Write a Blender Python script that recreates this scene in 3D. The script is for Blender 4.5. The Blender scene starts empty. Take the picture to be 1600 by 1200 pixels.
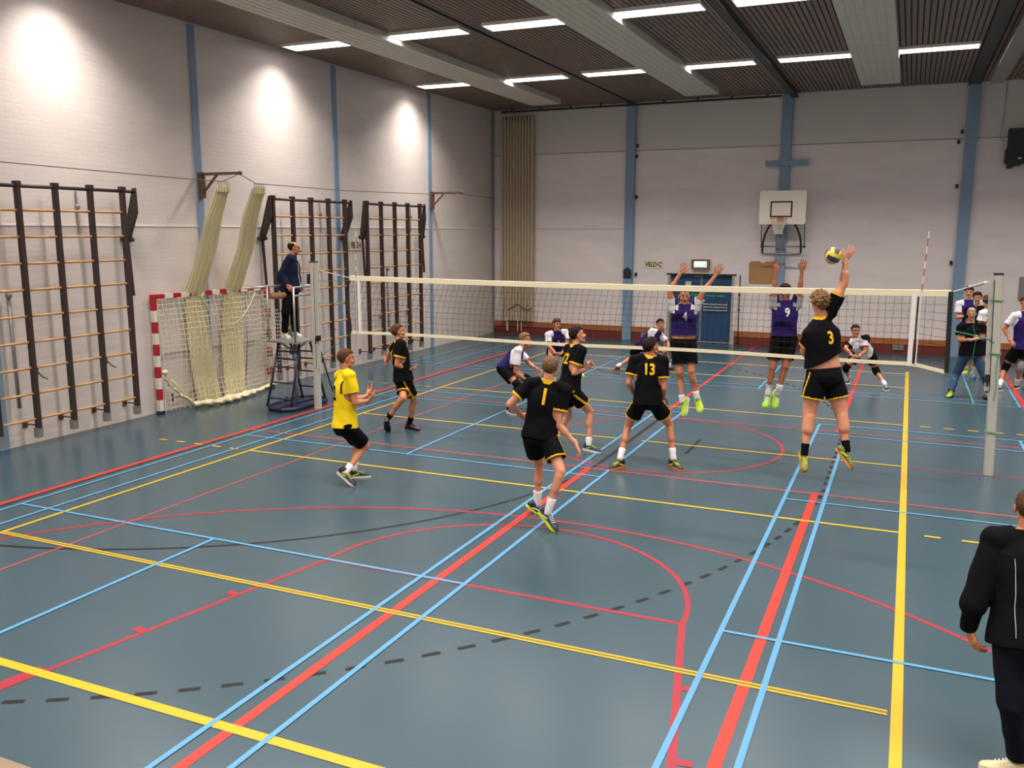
import bpy, bmesh, math, random
import numpy as np
from mathutils import Vector, Matrix
from mathutils.bvhtree import BVHTree
PI = math.pi
random.seed(7)
sc = bpy.context.scene
COL = sc.collection
# ---------------------------------------------------------------- camera, world, exposure
cam = bpy.data.cameras.new('camera')
cam.sensor_width = 36.0
cam.lens = 1376.013 / 1600 * 36.0
cam.clip_end = 200
camo = bpy.data.objects.new('camera', cam)
COL.objects.link(camo)
camo.location = (8.86085, -13.18518, 3.23703)
camo.rotation_euler = (1.39957, -0.0008, 0.42031)
sc.camera = camo
sc.view_settings.view_transform = 'Standard'
sc.view_settings.look = 'None'
sc.view_settings.gamma = 1.0
sc.view_settings.use_curve_mapping = False
sc.view_settings.exposure = 0.0
sc.cycles.use_denoising = True
sc.cycles.max_bounces = 6
sc.cycles.diffuse_bounces = 3
sc.cycles.transparent_max_bounces = 12
sc.cycles.sample_clamp_indirect = 6.0
w = bpy.data.worlds.new('world'); sc.world = w; w.use_nodes = True
w.node_tree.nodes['Background'].inputs[0].default_value = (0.75, 0.72, 0.7, 1)
w.node_tree.nodes['Background'].inputs[1].default_value = 0.05
LAMP_W = 90.0          # watts of one ceiling fixture
LAMP_COL = (1.0, 0.925, 0.865)
LAMP_SPREAD = math.radians(126)
FLOOR_Z = 0.0
CEIL = 6.95
LX, FY, RX, BY = -3.35, 12.65, 22.0, -16.0

# ---------------------------------------------------------------- materials
def srgb(r, g, b):
    f = lambda c: (c / 255 / 12.92) if c / 255 <= 0.04045 else ((c / 255 + 0.055) / 1.055) ** 2.4
    return (f(r), f(g), f(b), 1)

MATS = {}
def mat(name, col, rough=0.6, metal=0.0, spec=0.5, noise=0.0, nscale=8.0, bump=0.0, bscale=40.0, sss=0.0, coat=0.0):
    if name in MATS: return MATS[name]
    m = bpy.data.materials.new(name); m.use_nodes = True
    nt = m.node_tree; b = nt.nodes['Principled BSDF']
    b.inputs['Base Color'].default_value = col
    b.inputs['Roughness'].default_value = rough
    b.inputs['Metallic'].default_value = metal
    b.inputs['Specular IOR Level'].default_value = spec
    if coat: b.inputs['Coat Weight'].default_value = coat
    if sss:
        b.inputs['Subsurface Weight'].default_value = sss
        b.inputs['Subsurface Radius'].default_value = (0.012, 0.005, 0.003)
        b.inputs['Subsurface Scale'].default_value = 0.5
    tc = None
    if noise or bump:
        tc = nt.nodes.new('ShaderNodeTexCoord')
    if noise:
        n = nt.nodes.new('ShaderNodeTexNoise'); n.inputs['Scale'].default_value = nscale; n.inputs['Detail'].default_value = 4
        nt.links.new(tc.outputs['Object'], n.inputs['Vector'])
        r = nt.nodes.new('ShaderNodeValToRGB')
        r.color_ramp.elements[0].position = 0.3; r.color_ramp.elements[1].position = 0.7
        r.color_ramp.elements[0].color = [c * (1 - noise) for c in col[:3]] + [1]
        r.color_ramp.elements[1].color = [min(1, c * (1 + noise)) for c in col[:3]] + [1]
        nt.links.new(n.outputs['Fac'], r.inputs['Fac']); nt.links.new(r.outputs['Color'], b.inputs['Base Color'])
    if bump:
        n = nt.nodes.new('ShaderNodeTexNoise'); n.inputs['Scale'].default_value = bscale; n.inputs['Detail'].default_value = 3
        nt.links.new(tc.outputs['Object'], n.inputs['Vector'])
        bp = nt.nodes.new('ShaderNodeBump'); bp.inputs['Strength'].default_value = bump; bp.inputs['Distance'].default_value = 0.01
        nt.links.new(n.outputs['Fac'], bp.inputs['Height']); nt.links.new(bp.outputs['Normal'], b.inputs['Normal'])
    MATS[name] = m
    return m

def emit(name, col, s):
    m = bpy.data.materials.new(name); m.use_nodes = True; nt = m.node_tree
    b = nt.nodes['Principled BSDF']; b.inputs['Base Color'].default_value = (0.8, 0.8, 0.8, 1)
    b.inputs['Emission Color'].default_value = col; b.inputs['Emission Strength'].default_value = s
    MATS[name] = m; return m

def brick_wall(name, col, axis, bw, bh, strength, dark=0.93, rough=0.45):
    """painted masonry: brick bump and a faint tone in the joints"""
    m = bpy.data.materials.new(name); m.use_nodes = True; nt = m.node_tree; b = nt.nodes['Principled BSDF']
    g = nt.nodes.new('ShaderNodeNewGeometry'); sx = nt.nodes.new('ShaderNodeSeparateXYZ'); cx = nt.nodes.new('ShaderNodeCombineXYZ')
    nt.links.new(g.outputs['Position'], sx.inputs[0])
    nt.links.new(sx.outputs[axis], cx.inputs[0]); nt.links.new(sx.outputs['Z'], cx.inputs[1])
    br = nt.nodes.new('ShaderNodeTexBrick'); nt.links.new(cx.outputs[0], br.inputs['Vector'])
    br.inputs['Scale'].default_value = 1; br.inputs['Brick Width'].default_value = bw; br.inputs['Row Height'].default_value = bh
    br.inputs['Mortar Size'].default_value = 0.006; br.inputs['Mortar Smooth'].default_value = 0.6
    br.inputs['Color1'].default_value = (1, 1, 1, 1); br.inputs['Color2'].default_value = (0.97, 0.97, 0.97, 1); br.inputs['Mortar'].default_value = (dark, dark, dark, 1)
    n = nt.nodes.new('ShaderNodeTexNoise'); n.inputs['Scale'].default_value = 0.9; n.inputs['Detail'].default_value = 6
    mp = nt.nodes.new('ShaderNodeMapping'); mp.inputs['Scale'].default_value = (1, 1, 3.5)
    nt.links.new(g.outputs['Position'], mp.inputs['Vector']); nt.links.new(mp.outputs[0], n.inputs['Vector'])
    r = nt.nodes.new('ShaderNodeValToRGB'); r.color_ramp.elements[0].position = 0.25; r.color_ramp.elements[1].position = 0.75
    r.color_ramp.elements[0].color = [c * 0.93 for c in col[:3]] + [1]; r.color_ramp.elements[1].color = [c * 1.05 for c in col[:3]] + [1]
    nt.links.new(n.outputs['Fac'], r.inputs['Fac'])
    mx = nt.nodes.new('ShaderNodeMix'); mx.data_type = 'RGBA'; mx.blend_type = 'MULTIPLY'; mx.inputs[0].default_value = 1
    nt.links.new(r.outputs['Color'], mx.inputs[6]); nt.links.new(br.outputs['Color'], mx.inputs[7])
    nt.links.new(mx.outputs[2], b.inputs['Base Color'])
    n2 = nt.nodes.new('ShaderNodeTexNoise'); n2.inputs['Scale'].default_value = 6; n2.inputs['Detail'].default_value = 4
    mp2 = nt.nodes.new('ShaderNodeMapping'); mp2.inputs['Scale'].default_value = (1, 1, 3)
    nt.links.new(g.outputs['Position'], mp2.inputs['Vector']); nt.links.new(mp2.outputs[0], n2.inputs['Vector'])
    ad = nt.nodes.new('ShaderNodeMath'); ad.operation = 'MULTIPLY_ADD'; ad.inputs[1].default_value = 0.7
    iv = nt.nodes.new('ShaderNodeMath'); iv.operation = 'SUBTRACT'; iv.inputs[0].default_value = 1.0
    nt.links.new(br.outputs['Fac'], iv.inputs[1])
    nt.links.new(n2.outputs['Fac'], ad.inputs[0]); nt.links.new(iv.outputs[0], ad.inputs[2])
    bp = nt.nodes.new('ShaderNodeBump'); bp.inputs['Strength'].default_value = strength; bp.inputs['Distance'].default_value = 0.012
    nt.links.new(ad.outputs[0], bp.inputs['Height']); nt.links.new(bp.outputs['Normal'], b.inputs['Normal'])
    b.inputs['Roughness'].default_value = rough
    MATS[name] = m; return m

def net_mat(name, col, cell, thick, opac=1.0):
    """knotted netting: square holes cut by a procedural grid laid in the UV map (metres)"""
    m = bpy.data.materials.new(name); m.use_nodes = True; nt = m.node_tree; b = nt.nodes['Principled BSDF']
    b.inputs['Base Color'].default_value = col; b.inputs['Roughness'].default_value = 0.9
    uv = nt.nodes.new('ShaderNodeUVMap'); sx = nt.nodes.new('ShaderNodeSeparateXYZ'); nt.links.new(uv.outputs[0], sx.inputs[0])
    outs = []
    for ax in ('X', 'Y'):
        d = nt.nodes.new('ShaderNodeMath'); d.operation = 'DIVIDE'; d.inputs[1].default_value = cell; nt.links.new(sx.outputs[ax], d.inputs[0])
        f = nt.nodes.new('ShaderNodeMath'); f.operation = 'FRACT'; nt.links.new(d.outputs[0], f.inputs[0])
        l = nt.nodes.new('ShaderNodeMath'); l.operation = 'LESS_THAN'; l.inputs[1].default_value = thick / cell; nt.links.new(f.outputs[0], l.inputs[0])
        outs.append(l)
    mx = nt.nodes.new('ShaderNodeMath'); mx.operation = 'MAXIMUM'; nt.links.new(outs[0].outputs[0], mx.inputs[0]); nt.links.new(outs[1].outputs[0], mx.inputs[1])
    ml = nt.nodes.new('ShaderNodeMath'); ml.operation = 'MULTIPLY'; ml.inputs[1].default_value = opac; nt.links.new(mx.outputs[0], ml.inputs[0])
    nt.links.new(ml.outputs[0], b.inputs['Alpha'])
    MATS[name] = m; return m

def floor_mat():
    m = bpy.data.materials.new('sports_floor'); m.use_nodes = True; nt = m.node_tree; b = nt.nodes['Principled BSDF']
    g = nt.nodes.new('ShaderNodeNewGeometry')
    n = nt.nodes.new('ShaderNodeTexNoise'); n.inputs['Scale'].default_value = 0.35; n.inputs['Detail'].default_value = 2; n.inputs['Roughness'].default_value = 0.6
    nt.links.new(g.outputs['Position'], n.inputs['Vector'])
    r = nt.nodes.new('ShaderNodeValToRGB'); r.color_ramp.elements[0].position = 0.0; r.color_ramp.elements[1].position = 1.0
    r.color_ramp.elements[0].color = (0.024, 0.056, 0.074, 1); r.color_ramp.elements[1].color = (0.044, 0.078, 0.098, 1)
    nt.links.new(n.outputs['Fac'], r.inputs['Fac']); nt.links.new(r.outputs['Color'], b.inputs['Base Color'])
    n2 = nt.nodes.new('ShaderNodeTexNoise'); n2.inputs['Scale'].default_value = 0.55; n2.inputs['Detail'].default_value = 1
    nt.links.new(g.outputs['Position'], n2.inputs['Vector'])
    mr = nt.nodes.new('ShaderNodeMapRange'); mr.inputs['To Min'].default_value = 0.22; mr.inputs['To Max'].default_value = 0.34
    nt.links.new(n2.outputs['Fac'], mr.inputs['Value']); b.inputs['Roughness'].default_value = 0.27
    b.inputs['Specular IOR Level'].default_value = 0.6
    MATS['sports_floor'] = m; return m

floor_mat()
brick_wall('painted_brick_left', srgb(224, 213, 206), 'Y', 0.23, 0.075, 0.22, dark=0.975)
brick_wall('painted_block_far', srgb(232, 221, 218), 'X', 0.42, 0.21, 0.12, dark=0.97)
mat('upper_panel', srgb(212, 208, 201), 0.6, noise=0.03, nscale=0.6)
mat('plain_wall', srgb(190, 176, 166), 0.7)
mat('blue_paint', srgb(126, 152, 176), 0.45)
mat('slat_brown', srgb(124, 104, 90), 0.55, noise=0.08, nscale=3)
mat('ceiling_void', srgb(38, 30, 27), 0.8)
mat('panel_beige', srgb(206, 200, 184), 0.6, noise=0.03, nscale=2)
mat('joint_dirt', srgb(110, 100, 88), 0.8)
mat('beam_dark', srgb(52, 54, 56), 0.5, metal=0.3)
mat('beam_grey', srgb(138, 132, 128), 0.5)
mat('lamp_white', srgb(235, 232, 225), 0.5)
emit('diffuser', (1.0, 0.94, 0.93, 1), 5.0)
mat('line_yellow', srgb(190, 154, 12), 0.4)
mat('line_pale', srgb(196, 190, 130), 0.4)
mat('line_blue', srgb(78, 138, 176), 0.4)
mat('line_red', srgb(184, 42, 28), 0.4)
mat('line_dred', srgb(146, 30, 44), 0.4)
mat('line_faint', srgb(142, 62, 62), 0.4)
mat('line_black', srgb(16, 16, 18), 0.5, spec=0.3)
mat('wood_rung', srgb(196, 146, 92), 0.5, noise=0.1, nscale=12)
mat('dark_frame', srgb(54, 40, 36), 0.5)
mat('bracket_brown', srgb(92, 66, 52), 0.5)
mat('steel_grey', srgb(150, 150, 146), 0.4, metal=0.5)
mat('silver', srgb(168, 168, 164), 0.35, metal=0.6)
mat('post_paint', srgb(192, 190, 178), 0.35, metal=0.15)
mat('navy_metal', srgb(34, 36, 66), 0.4)
mat('goal_red', srgb(176, 30, 38), 0.4)
mat('goal_white', srgb(226, 220, 204), 0.4)
mat('rope_cream', srgb(226, 214, 172), 0.9)
mat('rope_green', srgb(58, 150, 104), 0.8)
mat('tape_cream', srgb(236, 226, 190), 0.7)
mat('tape_white', srgb(236, 230, 222), 0.7)
mat('net_black', srgb(34, 30, 30), 0.9)
mat('black_plastic', srgb(24, 22, 24), 0.5)
mat('antenna_red', srgb(196, 40, 48), 0.5)
mat('board_white', srgb(244, 236, 218), 0.45)
mat('hoop_orange', srgb(214, 84, 54), 0.5)
mat('cord_white', srgb(232, 224, 200), 0.9)
mat('door_blue', srgb(34, 72, 110), 0.45, noise=0.05, nscale=2)
mat('door_trim', srgb(168, 166, 162), 0.5)
mat('sign_cream', srgb(226, 216, 186), 0.6)
mat('ink', srgb(36, 30, 26), 0.6)
mat('green_ink', srgb(40, 200, 90), 0.5)
mat('sign_wood', srgb(136, 100, 72), 0.7)
emit('exit_glow', (0.62, 0.95, 0.93, 1), 1.6)
emit('exit_green', (0.05, 0.62, 0.55, 1), 0.9)
mat('cardboard', srgb(176, 134, 88), 0.85, noise=0.06, nscale=4)
mat('bench_wood', srgb(164, 98, 52), 0.5, noise=0.12, nscale=5)
mat('bench_red', srgb(112, 40, 34), 0.5, noise=0.08, nscale=3)
mat('curtain_tan', srgb(190, 172, 144), 0.85)
mat('parapet', srgb(128, 106, 86), 0.6)
mat('dark_pad', srgb(30, 42, 56), 0.6)
mat('roll_wood', srgb(150, 112, 70), 0.6)
net_mat('net_cream', srgb(236, 224, 176), 0.04, 0.013)
net_mat('net_goal', srgb(214, 204, 176), 0.10, 0.012)
net_mat('net_dense', srgb(238, 226, 176), 0.024, 0.0125)

# ---------------------------------------------------------------- mesh helpers
class MB:
    def __init__(s): s.v = []; s.f = []; s.m = []; s.uv = None
    def add(s, vs, fs, mi=0):
        o = len(s.v); s.v += [tuple(map(float, v)) for v in vs]; s.f += [tuple(o + i for i in f) for f in fs]; s.m += [mi] * len(fs)
    def box(s, x0, x1, y0, y1, z0, z1, mi=0, bev=0.0):
        if bev:
            b = bev
            ring = [(x0 + b, y0), (x1 - b, y0), (x1, y0 + b), (x1, y1 - b), (x1 - b, y1), (x0 + b, y1), (x0, y1 - b), (x0, y0 + b)]
            vs = [(x, y, z0) for x, y in ring] + [(x, y, z1) for x, y in ring]
            n = 8; fs = [tuple(range(n - 1, -1, -1)), tuple(range(n, 2 * n))] + [(i, (i + 1) % n, n + (i + 1) % n, n + i) for i in range(n)]
            s.add(vs, fs, mi); return s
        vs = [(x, y, z) for z in (z0, z1) for x, y in ((x0, y0), (x1, y0), (x1, y1), (x0, y1))]
        s.add(vs, [(3, 2, 1, 0), (4, 5, 6, 7), (0, 1, 5, 4), (1, 2, 6, 5), (2, 3, 7, 6), (3, 0, 4, 7)], mi); return s
    def tube(s, pts, r, n=8, mi=0, closed=False, up=None):
        P = [Vector(p) for p in pts]; rs = r if isinstance(r, (list, tuple)) else [r] * len(P)
        vs = []; N = len(P); last = None
        for i, p in enumerate(P):
            a = P[i - 1] if (i > 0 or closed) else P[0]; b = P[(i + 1) % N] if (i < N - 1 or closed) else P[-1]
            t = (b - a).normalized()
            if last is None:
                ref = Vector((0, 0, 1)) if abs(t.z) < 0.9 else Vector((0, 1, 0))
                u = t.cross(ref).normalized()
            else:
                u = (last - t * last.dot(t)).normalized()
            last = u; w_ = t.cross(u)
            for k in range(n):
                an = 2 * PI * k / n; vs.append(p + (u * math.cos(an) + w_ * math.sin(an)) * rs[i])
        fs = []
        M = N if closed else N - 1
        for i in range(M):
            for k in range(n):
                a0 = i * n + k; a1 = i * n + (k + 1) % n; b0 = ((i + 1) % N) * n + k; b1 = ((i + 1) % N) * n + (k + 1) % n
                fs.append((a0, a1, b1, b0))
        if not closed: fs += [tuple(range(n - 1, -1, -1)), tuple((N - 1) * n + k for k in range(n))]
        s.add(vs, fs, mi); return s
    def bar(s, a, b, wx, wy, mi=0, side=(0, 0, 1)):
        a, b = Vector(a), Vector(b); t = (b - a).normalized(); sd = Vector(side); u = (sd - t * sd.dot(t))
        if u.length < 1e-4: u = Vector((1, 0, 0)) - t * t.x
        u.normalize(); v = t.cross(u)
        vs = [p + u * (i * wx / 2) + v * (j * wy / 2) for p in (a, b) for i, j in ((-1, -1), (1, -1), (1, 1), (-1, 1))]
        s.add(vs, [(3, 2, 1, 0), (4, 5, 6, 7), (0, 1, 5, 4), (1, 2, 6, 5), (2, 3, 7, 6), (3, 0, 4, 7)], mi); return s
    def prism(s, poly, axis, a0, a1, mi=0):
        n = len(poly)
        def P(p, a): return {'x': (a, p[0], p[1]), 'y': (p[0], a, p[1]), 'z': (p[0], p[1], a)}[axis]
        vs = [P(p, a0) for p in poly] + [P(p, a1) for p in poly]
        s.add(vs, [tuple(range(n - 1, -1, -1)), tuple(range(n, 2 * n))] + [(i, (i + 1) % n, n + (i + 1) % n, n + i) for i in range(n)], mi); return s
    def ell(s, c, r, n=12, m=8, mi=0, rot=None):
        c = Vector(c); vs = []
        for i in range(m + 1):
            th = PI * i / m
            for k in range(n):
                ph = 2 * PI * k / n
                v = Vector((r[0] * math.sin(th) * math.cos(ph), r[1] * math.sin(th) * math.sin(ph), r[2] * math.cos(th)))
                if rot is not None: v = rot @ v
                vs.append(c + v)
        fs = [(i * n + k, (i + 1) * n + k, (i + 1) * n + (k + 1) % n, i * n + (k + 1) % n) for i in range(m) for k in range(n)]
        s.add(vs, fs, mi); return s
    def grid(s, fn, nu, nv, mi=0, uvscale=None):
        vs = [fn(i / nu, j / nv) for j in range(nv + 1) for i in range(nu + 1)]
        s.add(vs, [(j * (nu + 1) + i, j * (nu + 1) + i + 1, (j + 1) * (nu + 1) + i + 1, (j + 1) * (nu + 1) + i) for j in range(nv) for i in range(nu)], mi)
        s.gridinfo = (nu, nv, uvscale); return s
    def mesh(s, name, mats, smooth=False):
        me = bpy.data.meshes.new(name); me.from_pydata(s.v, [], s.f); me.validate()
        for m in (mats if isinstance(mats, (list, tuple)) else [mats]): me.materials.append(MATS[m] if isinstance(m, str) else m)
        if len(me.polygons) == len(s.m): me.polygons.foreach_set('material_index', s.m)
        if smooth: me.polygons.foreach_set('use_smooth', [True] * len(me.polygons))
        gi = getattr(s, 'gridinfo', None)
        if gi and gi[2]:
            nu, nv, (su, sv) = gi; uv = me.uv_layers.new(name='UVMap')
            for p in me.polygons:
                for li, vi in zip(p.loop_indices, p.vertices):
                    uv.data[li].uv = ((vi % (nu + 1)) / nu * su, (vi // (nu + 1)) / nv * sv)
        me.update(); return me
    def build(s, name, mats, parent=None, smooth=False, **tags):
        return link(name, s.mesh(name, mats, smooth), parent, **tags)

def link(name, me, parent=None, loc=None, rot=None, **tags):
    o = bpy.data.objects.new(name, me); COL.objects.link(o)
    if parent is not None: o.parent = parent
    if loc is not None: o.location = loc
    if rot is not None: o.rotation_euler = rot
    for k, v in tags.items():
        if v: o[k] = v
    return o
def thing(name, label, category, loc=(0, 0, 0), rotz=0, group=None):
    o = link(name, None, None, loc, (0, 0, rotz), label=label, category=category, group=group)
    o.empty_display_size = 0.1
    return o
def rebase(root, loc):
    """children were modelled in world space: put the empty at the base of its thing"""
    root.location = loc
    for ch in root.children:
        ch.location = Vector(ch.location) - Vector(loc)
def struct(o): o['kind'] = 'structure'; return o
def text_mesh(body, size, extrude=0.002, align='CENTER', bold=False, xs=1.0):
    cu = bpy.data.curves.new('t', 'FONT'); cu.body = body; cu.size = size; cu.extrude = extrude; cu.align_x = align; cu.align_y = 'CENTER'; cu.resolution_u = 3
    if bold: cu.offset = size * 0.03
    ob = bpy.data.objects.new('t', cu); COL.objects.link(ob)
    bpy.context.view_layer.update()
    me = bpy.data.meshes.new_from_object(ob.evaluated_get(bpy.context.evaluated_depsgraph_get()))
    bpy.data.objects.remove(ob); bpy.data.curves.remove(cu)
    if xs != 1.0: me.transform(Matrix.Diagonal((xs, 1, 1, 1)))
    return me

# ================================================================ THE HALL
fl = struct(MB().box(LX - 0.3, RX + 0.3, BY - 0.3, FY + 0.3, -0.2, 0.0).build('floor', 'sports_floor'))
# far wall (opening for the doors)
DX0, DX1, DZ = 2.43, 4.27, 2.0
b = MB()
b.box(LX - 0.3, DX0, FY, FY + 0.3, 0, 5.575); b.box(DX1, RX + 0.3, FY, FY + 0.3, 0, 5.575); b.box(DX0, DX1, FY, FY + 0.3, DZ, 5.575)
b.box(DX0, DX1, FY + 0.25, FY + 0.3, 0, DZ)
wf = struct(b.build('wall_back', 'painted_block_far'))
MB().box(LX, RX, FY + 0.012, FY + 0.3, 5.59, CEIL + 0.05).build('upper_panel', 'upper_panel', wf)
MB().box(LX, RX, FY + 0.004, FY + 0.02, 5.572, 5.592).build('joint', 'joint_dirt', wf)
MB().box(LX, DX0 - 1.15, FY - 0.004, FY + 0.01, 3.312, 3.322).build('joint', 'joint_dirt', wf)
# left wall: lower and upper leaf with a thin ledge between them
b = MB(); b.box(LX - 0.3, LX, BY, FY, 0, 3.325)
wl = struct(b.build('wall_left', 'painted_brick_left'))
MB().box(LX - 0.3, LX - 0.008, BY, FY, 3.325, CEIL + 0.05).build('upper_leaf', 'painted_brick_left', wl)
MB().box(LX - 0.01, LX + 0.012, BY, FY, 3.322, 3.335).build('ledge', 'lamp_white', wl)
struct(MB().box(RX, RX + 0.3, BY, FY, 0, CEIL).build('wall_right', 'plain_wall'))
struct(MB().box(LX, RX, BY - 0.3, BY, 0, CEIL).build('wall_front', 'plain_wall'))
# blue columns
tr = struct(link('trim_1', None))
for y in (-13.3, -8.92, -4.55, -0.2, 4.18, 8.57):
    MB().box(LX - 0.02, LX + 0.03, y - 0.075, y + 0.075, 0, CEIL - 0.02).build('column', 'blue_paint', tr)
MB().box(LX + 0.0, LX + 0.06, FY - 0.10, FY - 0.02, 0, CEIL - 0.02).build('corner_pipe', 'steel_grey', tr)
tr = struct(link('trim_2', None))
for x in (1.17, 5.56, 10.07, 14.5, 19.0):
    c = MB().box(x - 0.135, x + 0.135, FY - 0.13, FY + 0.02, 0, CEIL - 0.02).build('column', 'blue_paint', tr)
    if x == 5.56:
        k = MB().box(5.06, 6.17, FY - 0.2, FY - 0.13, 5.02, 5.17).build('cross_arm', 'blue_paint', c)
    if x == 1.17:
        MB().prism([(1.04, 1.86), (1.29, 1.86), (1.29, 2.10), (1.17, 2.20), (1.04, 2.10)], 'y', FY - 0.15, FY - 0.13).build('dark_plate', 'dark_pad', c)
b = MB()
for x, z in ((1.36, 5.72), (1.34, 5.42), (1.40, 1.98), (1.36, 4.25), (9.86, 5.75), (9.8, 5.5), (9.84, 4.4), (9.86, 2.45)):
    b.box(x - 0.03, x + 0.03, FY - 0.06, FY, z - 0.05, z + 0.05)
b.build('anchor_box', 'black_plastic', tr)

# ceiling: dark deck, brown slats along the hall, beams and beige panels
ce = struct(MB().box(LX - 0.3, RX + 0.3, BY - 0.3, FY + 0.3, CEIL + 0.03, CEIL + 0.2).build('ceiling', 'ceiling_void'))
b = MB(); x = LX + 0.06
while x < RX:
    b.box(x, x + 0.078, BY, FY, CEIL, CEIL + 0.028); x += 0.1
b.build('slat', 'slat_brown', ce, kind='stuff')
PANEL_X = (-0.9, 3.55, 7.92, 14.9, 19.2)
tr = struct(link('trim_3', None))
for px in PANEL_X:
    y = -14.8
    while y < 11.0:
        y1 = min(y + 5.2, 11.05)
        pb = MB().box(px - 0.45, px + 0.45, y + 0.012, y1 - 0.012, 6.80, CEIL)
        # shallow pressed ribs along the panel
        for q in range(1, 6): pb.box(px - 0.45 + q * 0.15 - 0.004, px - 0.45 + q * 0.15 + 0.004, y + 0.02, y1 - 0.02, 6.794, 6.80)
        pb.build('ceiling_panel', 'panel_beige', tr)
        if y1 < 11: MB().box(px - 0.44, px + 0.44, y1 - 0.012, y1 + 0.012, 6.815, CEIL).build('panel_joint', 'joint_dirt', tr)
        y = y1
tr = struct(link('trim_4', None))
for x, w2, z in ((1.17, 0.03, 6.92), (5.74, 0.08, 6.82), (10.03, 0.13, 6.88), (14.5, 0.11, 6.74), (19.0, 0.11, 6.74)):
    bm_ = MB(); bm_.box(x - w2, x + w2, BY, FY - 0.02, z, z + 0.03); bm_.box(x - 0.02, x + 0.02, BY, FY - 0.02, z + 0.03, CEIL)
    bm_.build('beam', 'beam_dark', tr)
MB().box(5.60, 5.63, BY, FY - 0.5, 6.84, 6.90).build('cable_tray', 'steel_grey', tr)
MB().box(10.24, 10.52, BY, 10.2, 6.55, 6.63).build('beam', 'beam_grey', tr)
r_ = MB().tube([(-2.95, 12.42, 6.86), (1.0, 12.42, 6.86), (5.4, 12.42, 6.86)], 0.03)
for i in range(9): r_.box(-2.6 + i * 0.95, -2.56 + i * 0.95, 12.40, 12.46, 6.86, 6.95)
r_.build('curtain_rail', 'beam_dark', tr)

# skirting boards on the far wall: wooden top board, red lower board
n = 1
for x0, x1 in ((LX + 0.02, 1.02), (1.32, DX0 - 0.12), (DX1 + 0.1, 5.41), (5.71, 9.92), (10.22, 14.3), (14.7, 21.9)):
    s_ = struct(MB().box(x0, x1, FY - 0.05, FY, 0.0, 0.25).build('baseboard_%d' % n, 'bench_red')); n += 1
    MB().box(x0, x1, FY - 0.07, FY, 0.25, 0.41).build('board', 'bench_wood', s_)
b = MB()
for x in (1.75, 8.75): b.box(x - 0.14, x + 0.14, FY - 0.08, FY - 0.05, 0.10, 0.24)
b.build('vent_cover', 'steel_grey', s_)

# double door
dr = struct(link('door_1', None))
b = MB(); b.box(DX0 - 0.05, DX0 + 0.02, FY - 0.02, FY + 0.2, 0, DZ); b.box(DX1 - 0.02, DX1 + 0.05, FY - 0.02, FY + 0.2, 0, DZ)
b.build('door_frame', 'door_trim', dr)
b = MB(); b.box(DX0 - 0.1, DX1 + 0.1, FY - 0.03, FY + 0.02, DZ, DZ + 0.035); b.build('lintel', 'ink', dr)
for i, (x0, x1) in enumerate(((DX0 + 0.02, 3.35), (3.36, DX1 - 0.02))):
    lf = MB().box(x0 + 0.01, x1 - 0.01, FY + 0.10, FY + 0.15, 0.03, DZ - 0.03).build('door_leaf', 'door_blue', dr)
    e = MB(); e.box(x0 + 0.005, x0 + 0.02, FY + 0.09, FY + 0.1, 0.03, DZ - 0.03); e.box(x1 - 0.02, x1 - 0.005, FY + 0.09, FY + 0.1, 0.03, DZ - 0.03); e.box(x0, x1, FY + 0.09, FY + 0.1, 0.02, 0.045)
    e.build('edge_strip', 'door_trim', lf)
    if i == 1:
        pbx = MB()
        for z in (0.98, 1.07, 1.15): pbx.tube([(x0 + 0.08, FY + 0.03, z), (x1 - 0.12, FY + 0.03, z)], 0.013)
        for xx in (x0 + 0.09, (x0 + x1) / 2, x1 - 0.13): pbx.bar((xx, FY + 0.1, 0.98), (xx, FY + 0.03, 1.25 if xx > x1 - .2 or xx < x0 + .1 else 1.2), 0.02, 0.02)
        pbx.build('push_bar', 'silver', lf)
        t = link('door_text', text_mesh('\u2039 Vluchtdeur vrijhouden', 0.062, 0.001, bold=True), lf, (x0 + 0.40, FY + 0.098, 1.40), (PI / 2, 0, 0)); t.data.materials.append(MATS['green_ink'])
    else:
        t = link('door_text', text_mesh('vrijhouden', 0.062, 0.001, bold=True), lf, (x1 - 0.22, FY + 0.098, 1.42), (PI / 2, 0, 0)); t.data.materials.append(MATS['green_ink'])
        MB().box(2.88, 3.05, FY + 0.093, FY + 0.098, 1.60, 1.80).build('notice', 'panel_beige', lf)
        MB().box(3.12, 3.32, FY + 0.06, FY + 0.1, 1.93, 1.96).build('door_closer', 'door_trim', lf)

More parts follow.
